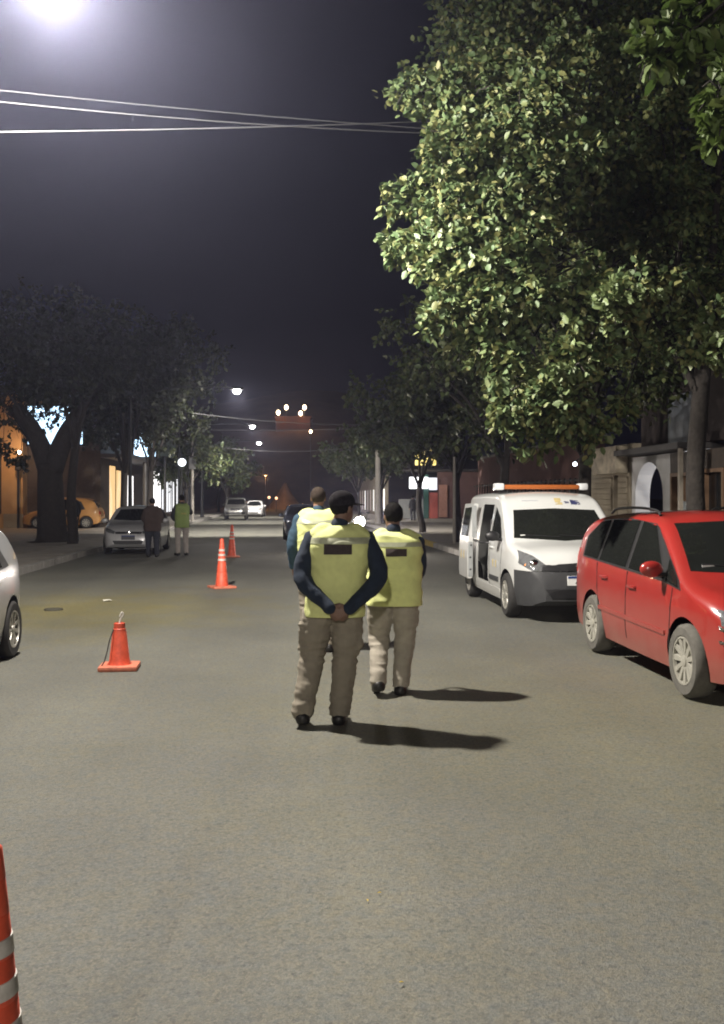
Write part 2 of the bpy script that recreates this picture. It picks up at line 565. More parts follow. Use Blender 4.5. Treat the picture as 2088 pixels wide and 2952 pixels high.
class Car:
    """body defined by its side silhouette, plan and section; panels are laid onto that surface"""
    def __init__(s, spec):
        s.sp = spec
        L = spec['L']
        s.L = L
        s.g = np.linspace(-L / 2, L / 2, 3000)
        s.top = pchip(spec['prof'], s.g)
        s.z0 = pchip(spec['under'], s.g)
        s.w = pchip(spec['plan'], s.g) * spec['hw']
        s.belt = pchip(spec['belt'], s.g)
        s.rx = pchip(spec['rx'], s.g)
        s.rz = pchip(spec['rz'], s.g)
        s.cr = pchip(spec['crown'], s.g)
    def at(s, arr, y):
        return np.interp(y, s.g, arr)
    def xs(s, y, z):
        w = s.at(s.w, y); zb = s.at(s.belt, y)
        low = np.clip((0.5 - z) / 0.3, 0, 1)
        mid = np.clip((z - 0.62) / np.maximum(zb - 0.62, 0.05), 0, 1)
        x = w * (1 - 0.055 * low ** 2 - 0.02 * mid ** 2 + 0.006 * np.exp(-((z - 0.74) / 0.035) ** 2))
        return x - s.sp['tumble'] * np.maximum(z - zb, 0) - 0.10 * s.sp['tumble'] * np.maximum(z - zb, 0) ** 2
    def corner(s, y):
        zt = s.at(s.top, y); z0 = s.at(s.z0, y)
        rz = np.minimum(s.at(s.rz, y), 0.7 * (zt - z0)); cr = np.minimum(s.at(s.cr, y), 0.2 * (zt - z0))
        zc = zt - cr - rz
        xe = s.xs(y, zc)
        rx = np.minimum(s.at(s.rx, y), xe * 0.7)
        return zt, z0, rz, cr, zc, xe, rx
    def half(s, y, z):
        zt, z0, rz, cr, zc, xe, rx = s.corner(y)
        k = np.clip((z - zc) / rz, 0, 1)
        arc = xe - rx * (1 - np.sqrt(np.maximum(1 - k * k, 0)))
        tp = (xe - rx) * np.sqrt(np.clip((zt - z) / cr, 0, 1))
        return np.where(z <= zc, s.xs(y, z), np.where(z <= zc + rz, arc, tp))
    def inside(s, x, y, z):
        return (z <= s.at(s.top, y)) & (z >= s.at(s.z0, y)) & (np.abs(x) <= s.half(y, z)) & (np.abs(y) <= s.L / 2)
    def front(s, x, z, sign=1):
        x = np.asarray(x, float); z = np.asarray(z, float)
        y = np.full(x.shape, s.L / 2)
        done = np.zeros(x.shape, bool)
        for k in range(520):
            ins = s.inside(x, y * sign, z)
            done |= ins
            y = np.where(done, y, y - 0.006)
        return y * sign
    def loft(s):
        e = 0.5 * s.L
        u = np.linspace(-1, 1, 110)
        ys = e * np.sign(u) * (1 - (1 - np.abs(u)) ** 1.35)
        vs, fs = [], []
        A, B, C = 12, 8, 9
        for y in ys:
            zt, z0, rz, cr, zc, xe, rx = [float(q) for q in s.corner(y)]
            half = []
            for k in range(A):
                z = z0 + (zc - z0) * k / A
                half.append((float(s.xs(y, z)), z))
            for k in range(B + 1):
                a = 0.5 * math.pi * k / B
                half.append((xe - rx * (1 - math.cos(a)), zc + rz * math.sin(a)))
            for k in range(1, C):
                x = (xe - rx) * (1 - k / C)
                half.append((x, zc + rz + cr * (1 - (x / (xe - rx)) ** 2)))
            ring = [(x, y, z) for x, z in half] + [(0, y, zt)] + [(-x, y, z) for x, z in half[::-1]]
            vs += ring
            n = len(ring)
        for i in range(len(ys) - 1):
            for k in range(n):
                k2 = (k + 1) % n
                fs.append((i * n + k, i * n + k2, (i + 1) * n + k2, (i + 1) * n + k))
        fs.append(tuple(range(n)))
        fs.append(tuple((len(ys) - 1) * n + k for k in range(n - 1, -1, -1)))
        mb = MB().add(vs, fs)
        return mb
    def patch(s, lo, hi, how, n=10, m=6, eps=0.006, skirt=0.03, mb=None, flip=1, thick=None):
        """lay a panel between two outlines (lists of 2D points) onto the side ('side': y,z) or the ends ('front'/'rear': x,z)"""
        def samp(pl, t):
            pl = np.array(pl, float)
            seg = np.r_[0, np.cumsum(np.hypot(*np.diff(pl, axis=0).T))]
            seg /= seg[-1]
            return np.c_[np.interp(t, seg, pl[:, 0]), np.interp(t, seg, pl[:, 1])]
        t = np.linspace(0, 1, n + 1)
        a, b = samp(lo, t), samp(hi, t)
        g = np.array([a * (1 - k / m) + b * (k / m) for k in range(m + 1)])
        if how == 'side':
            y, z = g[..., 0], g[..., 1]
            p = np.stack([s.half(y, z) * 1.0, y, z], -1)
            out = np.array([1.0, 0, 0])
        else:
            sg = 1 if how == 'front' else -1
            x, z = g[..., 0], g[..., 1]
            p = np.stack([x, s.front(x, z, sg), z], -1)
            out = np.array([0, sg * 1.0, 0])
        du = np.gradient(p, axis=1); dv = np.gradient(p, axis=0)
        nr = np.cross(du, dv)
        nr /= np.maximum(np.linalg.norm(nr, axis=-1, keepdims=True), 1e-9)
        nr *= np.where((nr @ out) < 0, -1, 1)[..., None]
        q = p + nr * eps
        mb = mb or MB()
        N = n + 1
        vs = q.reshape(-1, 3)
        orient = np.cross(q[0, 1] - q[0, 0], q[1, 0] - q[0, 0]) @ out
        fs = []
        for j in range(m):
            for i in range(n):
                f = (j * N + i, j * N + i + 1, (j + 1) * N + i + 1, (j + 1) * N + i)
                fs.append(f if orient > 0 else f[::-1])
        ring = [i for i in range(N)] + [j * N + n for j in range(1, m + 1)] + [m * N + i for i in range(n - 1, -1, -1)] + [j * N for j in range(m - 1, 0, -1)]
        base = (p - nr * skirt).reshape(-1, 3)
        off = len(vs)
        vs = np.vstack([vs, base[ring]])
        for k in range(len(ring)):
            k2 = (k + 1) % len(ring)
            f = (ring[k], ring[k2], off + k2, off + k)
            fs.append(f[::-1] if orient > 0 else f)
        if flip < 0:
            vs = vs * np.array([-1, 1, 1])
            fs = [f[::-1] for f in fs]
        mb.add(vs, fs)
        return mb

def boolean(me, cutters, mats):
    o = bpy.data.objects.new('tmp', me)
    COL.objects.link(o)
    for m in mats:
        me.materials.append(m)
    cs = []
    for c in cutters:
        co = bpy.data.objects.new('cut', c)
        COL.objects.link(co)
        for m in mats:
            c.materials.append(m)
        c.polygons.foreach_set('material_index', [1] * len(c.polygons))
        b = o.modifiers.new('b', 'BOOLEAN')
        b.operation = 'DIFFERENCE'
        b.solver = 'EXACT'
        b.object = co
        cs.append(co)
    out = bpy.data.meshes.new_from_object(o.evaluated_get(bpy.context.evaluated_depsgraph_get()))
    for q in cs + [o]:
        bpy.data.objects.remove(q)
    return out

WHEEL_CACHE = {}
def wheel_meshes(Rw, width, spokes, kind):
    k = (Rw, width, spokes, kind)
    if k in WHEEL_CACHE:
        return WHEEL_CACHE[k]
    M = Matrix.Rotation(R(90), 4, 'Y')          # axis along +x, outer face at +x
    rr = Rw * 0.66
    w = width / 2
    ty = MB().lathe([(rr * 0.98, -w * 0.8), (rr * 1.03, -w), (Rw * 0.9, -w * 1.02), (Rw * 0.98, -w * 0.78), (Rw, -w * 0.45), (Rw, w * 0.45), (Rw * 0.98, w * 0.78), (Rw * 0.9, w * 1.02), (rr * 1.03, w), (rr * 0.98, w * 0.8)], 40, M, cap=False)
    tm = ty.mesh('tyre')
    di = MB().lathe([(rr, -w * 0.8), (rr, w * 0.85), (rr * 0.93, w * 0.9), (rr * 0.9, w * 0.55), (rr * 0.25, w * 0.35), (0.001, w * 0.35)], 36, M, cap=False)
    dm = di.mesh('rim_barrel')
    sp = MB()
    for i in range(spokes):
        A = M @ Matrix.Rotation(2 * math.pi * i / spokes, 4, 'Z')
        wd0, wd1 = (rr * 0.11, rr * 0.15) if kind == 'alloy' else (rr * 0.2, rr * 0.28)
        vs = [A @ Vector(p) for p in ((rr * 0.12, -wd0, w * 0.5), (rr * 0.93, -wd1, w * 0.72), (rr * 0.93, wd1, w * 0.72), (rr * 0.12, wd0, w * 0.5),
                                      (rr * 0.12, -wd0 * 0.7, w * 0.8), (rr * 0.93, -wd1 * 0.75, w * 0.93), (rr * 0.93, wd1 * 0.75, w * 0.93), (rr * 0.12, wd0 * 0.7, w * 0.8))]
        sp.add(vs, [(3, 2, 1, 0), (4, 5, 6, 7), (0, 1, 5, 4), (1, 2, 6, 5), (2, 3, 7, 6), (3, 0, 4, 7)])
    sp.lathe([(rr * 0.99, w * 0.8), (rr * 0.99, w * 0.98), (rr * 0.92, w * 0.98), (rr * 0.90, w * 0.7)], 36, M, cap=False)
    sp.lathe([(rr * 0.24, w * 0.45), (rr * 0.22, w * 0.9), (rr * 0.1, w * 0.95), (0.001, w * 0.95)], 18, M, cap=False)
    WHEEL_CACHE[k] = (tm, dm, sp.mesh('hubcap'))
    return WHEEL_CACHE[k]

def add_wheels(root, spec, tyre_mat, hub_mat):
    Rw = spec['R']
    for yy in (spec['yf'], spec['yr']):
        for sx in (1, -1):
            tm, dm, sm = wheel_meshes(Rw, spec.get('tw', 0.2), spec.get('spokes', 9), spec.get('rimkind', 'alloy'))
            o = bpy.data.objects.new('wheel', None)
            COL.objects.link(o)
            o.parent = root
            o.location = (sx * spec['track'], yy, Rw - 0.004)
            o.rotation_euler = (random.uniform(0, 1), 0, 0 if sx > 0 else math.pi)
            for nm, me, mt in (('tyre', tm, tyre_mat), ('rim', dm, M_BLACK), ('hubcap', sm, hub_mat)):
                c = link(nm, me.copy(), mt, o, True, 40)

def headlight_beam(root, y, x, z, power):
    pass

def build_car(name, label, cat, spec, loc, rotz, paint, tyre_mat=None, hub_mat=None, group=None, cut=None, lower=None):
    car = Car(spec)
    t = thing(name, label, cat, loc, rotz, group)
    me = car.loft().mesh('body')
    cutters = []
    for yy in (spec['yf'], spec['yr']):
        for sx in (1, -1):
            M = Matrix.Translation((sx * spec['hw'], yy, spec['R'])) @ Matrix.Rotation(R(90), 4, 'Y')
            cutters.append(MB().lathe([(spec['R'] + 0.055, -0.26), (spec['R'] + 0.055, 0.26)], 40, M).mesh('c'))
    for c in cut or []:
        cutters.append(MB().box(*c).mesh('c'))
    me = boolean(me, cutters, [paint, M_BLACK])
    if 'bumper_line' in spec:
        yb_, zb_ = spec['bumper_line']
        b = bmesh.new(); b.from_mesh(me)
        for co, no in (((0, 0, zb_), (0, 0, 1)), ((0, yb_, 0), (0, 1, 0))):
            bmesh.ops.bisect_plane(b, geom=b.verts[:] + b.edges[:] + b.faces[:], plane_co=co, plane_no=no, dist=1e-5)
        for f in b.faces:
            c_ = f.calc_center_median()
            if c_.y > yb_ and c_.z < zb_ and f.material_index == 0:
                f.material_index = 2
        b.to_mesh(me); b.free()
    body = link('body', me, [paint, M_BLACK] + ([lower] if lower else []), t, True, 28)
    add_wheels(t, spec, tyre_mat or M_RUBBER, hub_mat or M_ALLOY)
    for w in spec['windows']:
        nm, how, lo, hi = w[:4]
        mt = {'glass': M_GLASS, 'surround': M_BLACK, 'lens': M_LENS, 'red': M_RED_LENS, 'black': M_BLACK, 'chrome': M_CHROME, 'amber': M_AMBER, 'paint': paint, 'lower': lower}[w[4]]
        eps = w[5] if len(w) > 5 else 0.006
        sides = (1, -1) if (how == 'side' or (len(w) > 6 and w[6])) else (1,)
        for sg in sides:
            car.patch(lo, hi, how, n=24, m=10, eps=eps, flip=sg).build(nm, mt, t, True, 40)
    # door shut lines
    for nm, y0, z0, y1, z1 in spec.get('seams', []):
        mb = MB()
        wdt = 0.007
        if abs(y1 - y0) < abs(z1 - z0):
            lo, hi = [(y0 - wdt, z0), (y0 + wdt, z0)], [(y1 - wdt, z1), (y1 + wdt, z1)]
            k = (2, 16)
        else:
            lo, hi = [(y0, z0 - wdt), (y1, z1 - wdt)], [(y0, z0 + wdt), (y1, z1 + wdt)]
            k = (16, 2)
        for sg in (1, -1):
            car.patch(lo, hi, 'side', n=k[0], m=k[1], eps=0.002, skirt=0.008, flip=sg).build(nm, M_BLACK, t, True)
    # mirrors
    if 'mirror' in spec:
        my, mz, mm = spec['mirror']
        for sx in (1, -1):
            bx = float(car.half(my, mz))
            mb = MB()
            mb.ball((sx * (bx + 0.15), my, mz), (0.11, 0.055, 0.075), 16, 10)
            mo = mb.build('mirror', paint if mm == 'paint' else M_BLACK, t, True, 180)
            MB().tube([(sx * (bx - 0.02), my + 0.01, mz - 0.05), (sx * (bx + 0.12), my, mz - 0.045)], [(0.03, 0.022)] * 2, 8).build('mirror_arm', M_BLACK, mo, True)
            MB().ball((sx * (bx + 0.15), my - 0.042, mz), (0.092, 0.02, 0.062), 14, 8).build('mirror_glass', M_CHROME, mo, True, 180)
    for hy, hz in spec.get('handles', []):
        for sx in (1, -1):
            bx = float(car.half(hy, hz))
            MB().box(sx * bx - 0.012, sx * bx + 0.03, hy - 0.1, hy + 0.1, hz - 0.014, hz + 0.016, bev=0.01).build('door_handle', paint, t, True)
    return t, car

def plate(parent, car, z, how, text=None, y_off=0.02, matp=None):
    yy = float(car.front(np.array([0.0]), np.array([z]), 1 if how == 'front' else -1)[0])
    sg = 1 if how == 'front' else -1
    y0 = yy + sg * 0.012
    pl = MB().box(-0.2, 0.2, min(yy - sg * 0.03, y0), max(yy - sg * 0.03, y0), z - 0.065, z + 0.065, bev=0.004).build('number_plate', matp or M_WHITE_PLATE, parent)
    MB().box(-0.195, 0.195, y0 - 0.002 * 0, y0 + sg * 0.003, z + 0.033, z + 0.063).build('plate_band', M_BLUE_PLATE, pl) if sg > 0 else None
    if text:
        M = Matrix.Translation((0, y0 + sg * 0.003, z - 0.015)) @ Matrix.Rotation(math.pi if sg > 0 else 0, 4, 'Z') @ Matrix.Rotation(R(90), 4, 'X')
        text_mesh('plate_text', text, 0.085, M_BLACK, pl, M)
    return pl

# red people carrier -----------------------------------------------------------
def dusty(name, col, dust=(0.42, 0.33, 0.26), amount=0.5, zmax=0.75):
    """car paint under a film of road dust that thins out upwards"""
    m = mat(name, col, rough=0.28, coat=0.9, var=0.04, scale=2)
    t = m.node_tree
    b = t.nodes['Principled BSDF']
    src = b.inputs['Base Color'].links[0].from_socket
    tc = t.nodes.new('ShaderNodeTexCoord')
    sp = t.nodes.new('ShaderNodeSeparateXYZ')
    t.links.new(tc.outputs['Object'], sp.inputs[0])
    mr = t.nodes.new('ShaderNodeMapRange')
    mr.inputs['From Min'].default_value = 0.2
    mr.inputs['From Max'].default_value = zmax
    mr.inputs['To Min'].default_value = amount
    mr.inputs['To Max'].default_value = 0.04
    t.links.new(sp.outputs['Z'], mr.inputs['Value'])
    n = t.nodes.new('ShaderNodeTexNoise')
    n.inputs['Scale'].default_value = 3.5
    n.inputs['Detail'].default_value = 6
    t.links.new(tc.outputs['Object'], n.inputs['Vector'])
    ml = t.nodes.new('ShaderNodeMath'); ml.operation = 'MULTIPLY'
    m2 = t.nodes.new('ShaderNodeMath'); m2.operation = 'MULTIPLY'; m2.inputs[1].default_value = 1.8
    t.links.new(n.outputs['Fac'], m2.inputs[0])
    t.links.new(mr.outputs[0], ml.inputs[0]); t.links.new(m2.outputs[0], ml.inputs[1])
    mx = t.nodes.new('ShaderNodeMix'); mx.data_type = 'RGBA'
    t.links.new(ml.outputs[0], mx.inputs['Factor'])
    t.links.new(src, mx.inputs['A'])
    mx.inputs['B'].default_value = (*dust, 1)
    t.links.new(mx.outputs['Result'], b.inputs['Base Color'])
    cw = t.nodes.new('ShaderNodeMath'); cw.operation = 'SUBTRACT'; cw.inputs[0].default_value = 0.9
    t.links.new(ml.outputs[0], cw.inputs[1])
    t.links.new(cw.outputs[0], b.inputs['Coat Weight'])
    return m

RED = dusty('red_paint', (0.27, 0.016, 0.014), dust=(0.27, 0.17, 0.13), amount=0.42)
SPEC_MPV = dict(L=4.16, hw=0.83, R=0.315, yf=1.26, yr=-1.205, track=0.735, tw=0.2, spokes=11, tumble=0.30,
    prof=[(-2.08, 0.60), (-2.06, 0.92), (-2.0, 1.10), (-1.88, 1.32), (-1.72, 1.45), (-1.45, 1.515), (-0.8, 1.57), (-0.2, 1.58), (0.15, 1.56), (0.36, 1.51), (0.78, 1.285), (1.2, 1.035), (1.32, 0.995), (1.6, 0.935), (1.82, 0.85), (1.98, 0.73), (2.05, 0.63), (2.08, 0.52)],
    under=[(-2.08, 0.42), (-1.95, 0.27), (-1.5, 0.21), (1.4, 0.19), (1.9, 0.22), (2.08, 0.34)],
    plan=[(-2.08, 0.74), (-2.02, 0.86), (-1.85, 0.955), (-1.4, 0.995), (0, 1.0), (1.3, 0.99), (1.6, 0.95), (1.85, 0.86), (2.0, 0.74), (2.08, 0.55)],
    belt=[(-2.08, 1.03), (-1.2, 1.0), (0.2, 0.96), (1.1, 0.93), (2.08, 0.8)],
    rx=[(-2.08, 0.12), (-1.6, 0.16), (0.2, 0.17), (0.7, 0.12), (1.1, 0.16), (2.08, 0.3)],
    rz=[(-2.08, 0.08), (-1.6, 0.10), (0.2, 0.10), (0.7, 0.07), (1.1, 0.08), (1.9, 0.16), (2.08, 0.12)],
    crown=[(-2.08, 0.02), (0.2, 0.035), (1.1, 0.035), (2.08, 0.03)],
    windows=[
        ('window_surround', 'side', [(1.17, 0.90), (0.8, 0.945), (-1.62, 1.035)], [(1.10, 0.985), (0.30, 1.452), (-0.5, 1.495), (-1.25, 1.46), (-1.66, 1.26)], 'surround', 0.003),
        ('front_window', 'side', [(0.78, 0.97), (-0.10, 1.0)], [(0.28, 1.435), (-0.06, 1.472)], 'glass', 0.008),
        ('quarter_window', 'side', [(1.12, 0.92), (0.84, 0.955)], [(1.05, 1.0), (0.80, 1.15)], 'glass', 0.008),
        ('rear_window', 'side', [(-0.20, 1.005), (-1.0, 1.03)], [(-0.16, 1.475), (-0.92, 1.465)], 'glass', 0.008),
        ('rear_quarter_window', 'side', [(-1.08, 1.033), (-1.56, 1.05)], [(-1.0, 1.46), (-1.28, 1.435), (-1.59, 1.26)], 'glass', 0.008),
        ('windscreen', 'front', [(-0.68, 1.06), (0.0, 1.03), (0.68, 1.06)], [(-0.55, 1.46), (0, 1.485), (0.55, 1.46)], 'glass', 0.004),
        ('headlight', 'front', [(0.45, 0.585), (0.62, 0.61), (0.735, 0.68)], [(0.43, 0.69), (0.58, 0.755), (0.73, 0.80)], 'lens', 0.006, True),
        ('headlight_trim', 'front', [(0.40, 0.55), (0.6, 0.57), (0.74, 0.64)], [(0.42, 0.575), (0.61, 0.60), (0.745, 0.67)], 'chrome', 0.006, True),
        ('grille', 'front', [(-0.40, 0.57), (0.40, 0.57)], [(-0.42, 0.66), (0.42, 0.66)], 'black', 0.004),
        ('lower_grille', 'front', [(-0.36, 0.36), (0.36, 0.36)], [(-0.44, 0.50), (0.44, 0.50)], 'black', 0.004),
        ('fog_lamp_recess', 'front', [(0.52, 0.385), (0.68, 0.40)], [(0.5, 0.50), (0.73, 0.52)], 'black', 0.004, True),
        ('fog_lamp_trim', 'front', [(0.5, 0.515), (0.74, 0.53)], [(0.5, 0.545), (0.745, 0.555)], 'chrome', 0.006, True),
        ('rear_light', 'side', [(-1.86, 0.84), (-2.0, 0.84)], [(-1.80, 1.12), (-1.95, 1.12)], 'red', 0.004),
        ('rub_strip', 'side', [(0.86, 0.475), (-0.95, 0.505)], [(0.86, 0.515), (-0.95, 0.545)], 'paint', 0.012),
    ],
    seams=[('door_gap', -0.15, 0.3, -0.12, 0.97), ('door_gap', 0.93, 0.32, 1.0, 0.91), ('door_gap', -1.0, 0.62, -1.06, 1.0), ('door_gap', -0.92, 0.3, -1.0, 0.62)],
    mirror=(0.80, 1.06, 'paint'), handles=[(0.05, 0.83), (-0.78, 0.86)])
t, car = build_car('red_car', 'dusty red people carrier parked nose towards us at the right edge', 'car', SPEC_MPV, (4.26, 9.14, 0), math.pi - 0.008, RED, M_RUBBER_DUST, M_ALLOY_DUST)
for sx in (1, -1):
    x = sx * 0.56
    MB().tube(smooth_pts([(x, 0.10, 1.53), (x, 0.0, 1.578), (x, -0.5, 1.60), (x, -1.1, 1.583), (x, -1.3, 1.53)], 5), [(0.013, 0.014)] * 21, 8).build('roof_rail', M_BLACK, t, True)
MB().lathe([(0.06, 0), (0.06, 0.012), (0.045, 0.016)], 20, Matrix.Translation((0, 2.055, 0.66)) @ Matrix.Rotation(R(-90), 4, 'X')).build('badge', M_CHROME, t, True)
yy = float(car.front(np.array([0.5]), np.array([1.10]))[0])
MB().box(0.44, 0.56, yy + 0.004, yy + 0.009, 1.085, 1.11).build('windscreen_sticker', M_WHITE_PLATE, t)
for sx in (1, -1):
    for k, (hx, r_) in enumerate(((0.50, 0.045), (0.62, 0.05))):
        hy = float(car.front(np.array([hx]), np.array([0.67 + k * 0.03]))[0])
        MB().ball((sx * hx, hy - 0.005, 0.655 + k * 0.035), (r_, 0.02, r_), 14, 8).build('headlight_bulb', M_CHROME, t, True, 180)

# white van with its side door open ----------------------------------------------
WHITE = dusty('white_paint', (0.53, 0.54, 0.53), dust=(0.40, 0.36, 0.30), amount=0.35, zmax=0.8)
GREY_PLASTIC = mat('grey_bumper_plastic', (0.035, 0.036, 0.038), rough=0.55, var=0.15, scale=5)
SPEC_VAN = dict(L=4.36, hw=0.875, R=0.315, yf=1.34, yr=-1.47, track=0.775, tw=0.2, spokes=7, rimkind='steel', tumble=0.16,
    prof=[(-2.18, 0.55), (-2.17, 1.0), (-2.12, 1.52), (-2.0, 1.72), (-1.7, 1.785), (-0.6, 1.81), (0.2, 1.80), (0.5, 1.74), (0.72, 1.60), (1.05, 1.34), (1.36, 1.105), (1.48, 1.075), (1.8, 1.01), (2.0, 0.92), (2.1, 0.80), (2.16, 0.66), (2.18, 0.5)],
    under=[(-2.18, 0.4), (-2.0, 0.28), (-1.5, 0.22), (1.4, 0.20), (2.0, 0.22), (2.18, 0.30)],
    plan=[(-2.18, 0.86), (-2.1, 0.93), (-1.9, 0.98), (-1.4, 1.0), (0, 1.0), (1.3, 0.99), (1.65, 0.95), (1.9, 0.87), (2.08, 0.75), (2.18, 0.58)],
    belt=[(-2.18, 1.05), (0.2, 1.03), (1.3, 0.98), (2.18, 0.85)],
    rx=[(-2.18, 0.08), (-1.6, 0.12), (0.2, 0.13), (0.8, 0.10), (1.4, 0.16), (2.18, 0.3)],
    rz=[(-2.18, 0.06), (-1.6, 0.09), (0.2, 0.09), (0.8, 0.07), (1.4, 0.09), (2.0, 0.16), (2.18, 0.12)],
    crown=[(-2.18, 0.02), (0.2, 0.035), (1.4, 0.04), (2.18, 0.03)],
    windows=[
        ('front_window', 'side', [(1.02, 1.06), (0.28, 1.06)], [(0.72, 1.40), (0.34, 1.56)], 'glass', 0.006),
        ('windscreen', 'front', [(-0.72, 1.12), (0.0, 1.085), (0.72, 1.12)], [(-0.62, 1.52), (0, 1.545), (0.62, 1.52)], 'glass', 0.004),
        ('grille', 'front', [(-0.54, 0.70), (0.54, 0.70)], [(-0.52, 0.775), (0, 0.81), (0.52, 0.775)], 'black', 0.014),
        ('lower_grille', 'front', [(-0.42, 0.34), (0.42, 0.34)], [(-0.5, 0.46), (0.5, 0.46)], 'black', 0.014),
        ('headlight', 'front', [(0.50, 0.70), (0.66, 0.70), (0.785, 0.80)], [(0.47, 0.775), (0.62, 0.90), (0.765, 0.965)], 'lens', 0.012, True),
        ('rear_side_window', 'side', [(-1.3, 1.07), (-1.98, 1.08)], [(-1.3, 1.56), (-1.92, 1.52)], 'glass', 0.006),
        ('sill', 'side', [(0.95, 0.24), (-1.1, 0.25)], [(0.95, 0.36), (-1.1, 0.37)], 'paint', 0.006),
        ('rub_strip', 'side', [(0.9, 0.46), (0.30, 0.46)], [(0.9, 0.53), (0.30, 0.53)], 'lower', 0.012),
    ],
    bumper_line=(1.69, 0.70), seams=[('door_gap', 1.02, 0.35, 1.05, 1.05), ('door_gap', 0.24, 0.36, 0.26, 1.58)],
    mirror=(0.98, 1.14, 'black'), handles=[(0.36, 0.95)])
t, van = build_car('white_van', 'white van with orange light bar and its sliding side door open', 'van', SPEC_VAN, (4.10, 14.84, 0), math.pi - 0.01, WHITE, M_RUBBER, M_ALLOY,
    cut=[(0.25, 1.1, -0.62, 0.16, 0.40, 1.60)], lower=GREY_PLASTIC)
VAN = t
# floor, seat and partition behind the open door
MB().box(0.2, 0.72, -0.62, 0.16, 0.39, 0.42).build('cabin_floor', M_BLACK, t)
se = MB().box(0.24, 0.68, -0.52, -0.08, 0.44, 0.80, bev=0.05).box(0.24, 0.68, -0.64, -0.50, 0.75, 1.36, bev=0.05).build('seat', mat('seat_cloth', (0.05, 0.05, 0.055), rough=0.9), t, True)
# the sliding door itself, moved back and out along its rail
dr = MB()
lo, hi = [(0.16, 0.37), (-0.63, 0.38)], [(0.16, 1.615), (-0.63, 1.60)]
van.patch(lo, hi, 'side', n=10, m=16, eps=0.0, skirt=0.07, mb=dr)
door = dr.build('sliding_door', [WHITE], t, True, 40)
door.location = (0.15, -0.92, 0)
dg = MB(); van.patch([(0.06, 1.06), (-0.52, 1.06)], [(0.06, 1.55), (-0.52, 1.53)], 'side', eps=0.008, mb=dg)
dg.build('door_window', M_GLASS, door, True)
GREY_TRIM = mat('door_edge_grey', (0.24, 0.25, 0.25), rough=0.6, var=0.15)
de = MB()
for z0, z1 in ((0.40, 0.98), (1.04, 1.58)):
    xa = float(van.half(0.16, (z0 + z1) / 2))
    de.box(xa - 0.09, xa - 0.012, 0.150, 0.172, z0, z1, bev=0.008)
de.build('door_edge', GREY_TRIM, door)
for zz in (0.52, 0.72, 0.92):
    xa = float(van.half(0.16, zz))
    MB().lathe([(0.017, 0), (0.014, 0.006)], 10, Matrix.Translation((xa - 0.05, 0.171, zz)) @ Matrix.Rotation(R(-90), 4, 'X')).build('door_catch', M_BLACK, door)
MB().box(0.865, 0.885, -1.75, -0.64, 0.985, 1.012).build('door_rail', M_BLACK, t)
MB().tube(smooth_pts([(0.85, 0.14, 1.0), (0.93, 0.02, 1.0), (0.93, -0.6, 1.0)], 4), 0.014, 8).build('door_arm', M_BLACK, t, True)
# light bar
ORANGE = mat('light_bar_orange', (0.34, 0.10, 0.025), rough=0.3, var=0.1, coat=0.4)
lb = MB().box(-0.60, 0.60, -0.10, 0.12, 1.838, 1.912, bev=0.025).build('light_bar', ORANGE, t, True)
MB().box(0.602, 0.74, -0.11, 0.13, 1.826, 1.935, bev=0.03).build('light_bar_end', mat('clear_plastic', (0.6, 0.61, 0.62), rough=0.25, var=0.1), lb, True)
MB().box(-0.74, -0.602, -0.11, 0.13, 1.826, 1.935, bev=0.03).build('light_bar_end', MATS['clear_plastic'], lb, True)
for sx in (1, -1):
    MB().box(sx * 0.5 - 0.03, sx * 0.5 + 0.03, -0.04, 0.06, 1.77, 1.834).build('light_bar_foot', M_BLACK, lb)
plate(t, van, 0.575, 'front', 'AB A')
yb = float(van.front(np.array([0.0]), np.array([0.75]))[0])
MB().lathe([(0.085, -0.02), (0.085, 0.025), (0.06, 0.035)], 4, Matrix.Translation((0, yb + 0.004, 0.765)) @ Matrix.Rotation(R(-90), 4, 'X') @ Matrix.Scale(1.3, 4, (0, 1, 0))).build('badge', M_BLACK, t)
for sx in (1, -1):
    hy = float(van.front(np.array([0.62]), np.array([0.80]))[0])
    MB().ball((sx * 0.62, hy, 0.80), (0.07, 0.03, 0.06), 14, 8).build('headlight_bulb', M_CHROME, t, True, 180)
    hy = float(van.front(np.array([0.72]), np.array([0.80]))[0])
    MB().ball((sx * 0.70, hy + 0.004, 0.775), (0.045, 0.02, 0.035), 12, 8).build('indicator', M_AMBER, t, True, 180)
# municipal decals: yellow blocks of lettering on door and forehead
YEL = mat('decal_yellow', (0.42, 0.34, 0.16), rough=0.6, var=0.25, scale=20)
BLU = mat('decal_blue', (0.03, 0.035, 0.10), rough=0.5, var=0.3, scale=20)
GRY = mat('decal_grey', (0.33, 0.34, 0.36), rough=0.6)
def decal(lo, hi, how, m, par=None):
    q = MB(); van.patch(lo, hi, how, n=8, m=4, eps=0.0025, skirt=0.004, mb=q)
    return q.build('decal', m, par or VAN, True)
for k in range(5):
    y0 = 0.86 - k * 0.10
    decal([(y0, 0.66), (y0 - 0.07, 0.66)], [(y0, 0.76 + 0.02 * (k % 2)), (y0 - 0.07, 0.76)], 'side', YEL if k % 2 else GRY)
for k in range(4):
    y0 = 0.02 - k * 0.13
    d_ = decal([(y0, 0.68), (y0 - 0.09, 0.68)], [(y0, 0.82), (y0 - 0.09, 0.82)], 'side', YEL if k % 2 else GRY, door)
decal([(0.20, 1.655), (0.45, 1.65)], [(0.20, 1.67), (0.45, 1.665)], 'front', GRY)
decal([(-0.16, 1.60), (-0.05, 1.60)], [(-0.15, 1.70), (-0.05, 1.70)], 'front', YEL)
decal([(-0.44, 1.60), (-0.29, 1.60)], [(-0.42, 1.66), (-0.29, 1.675)], 'front', BLU)
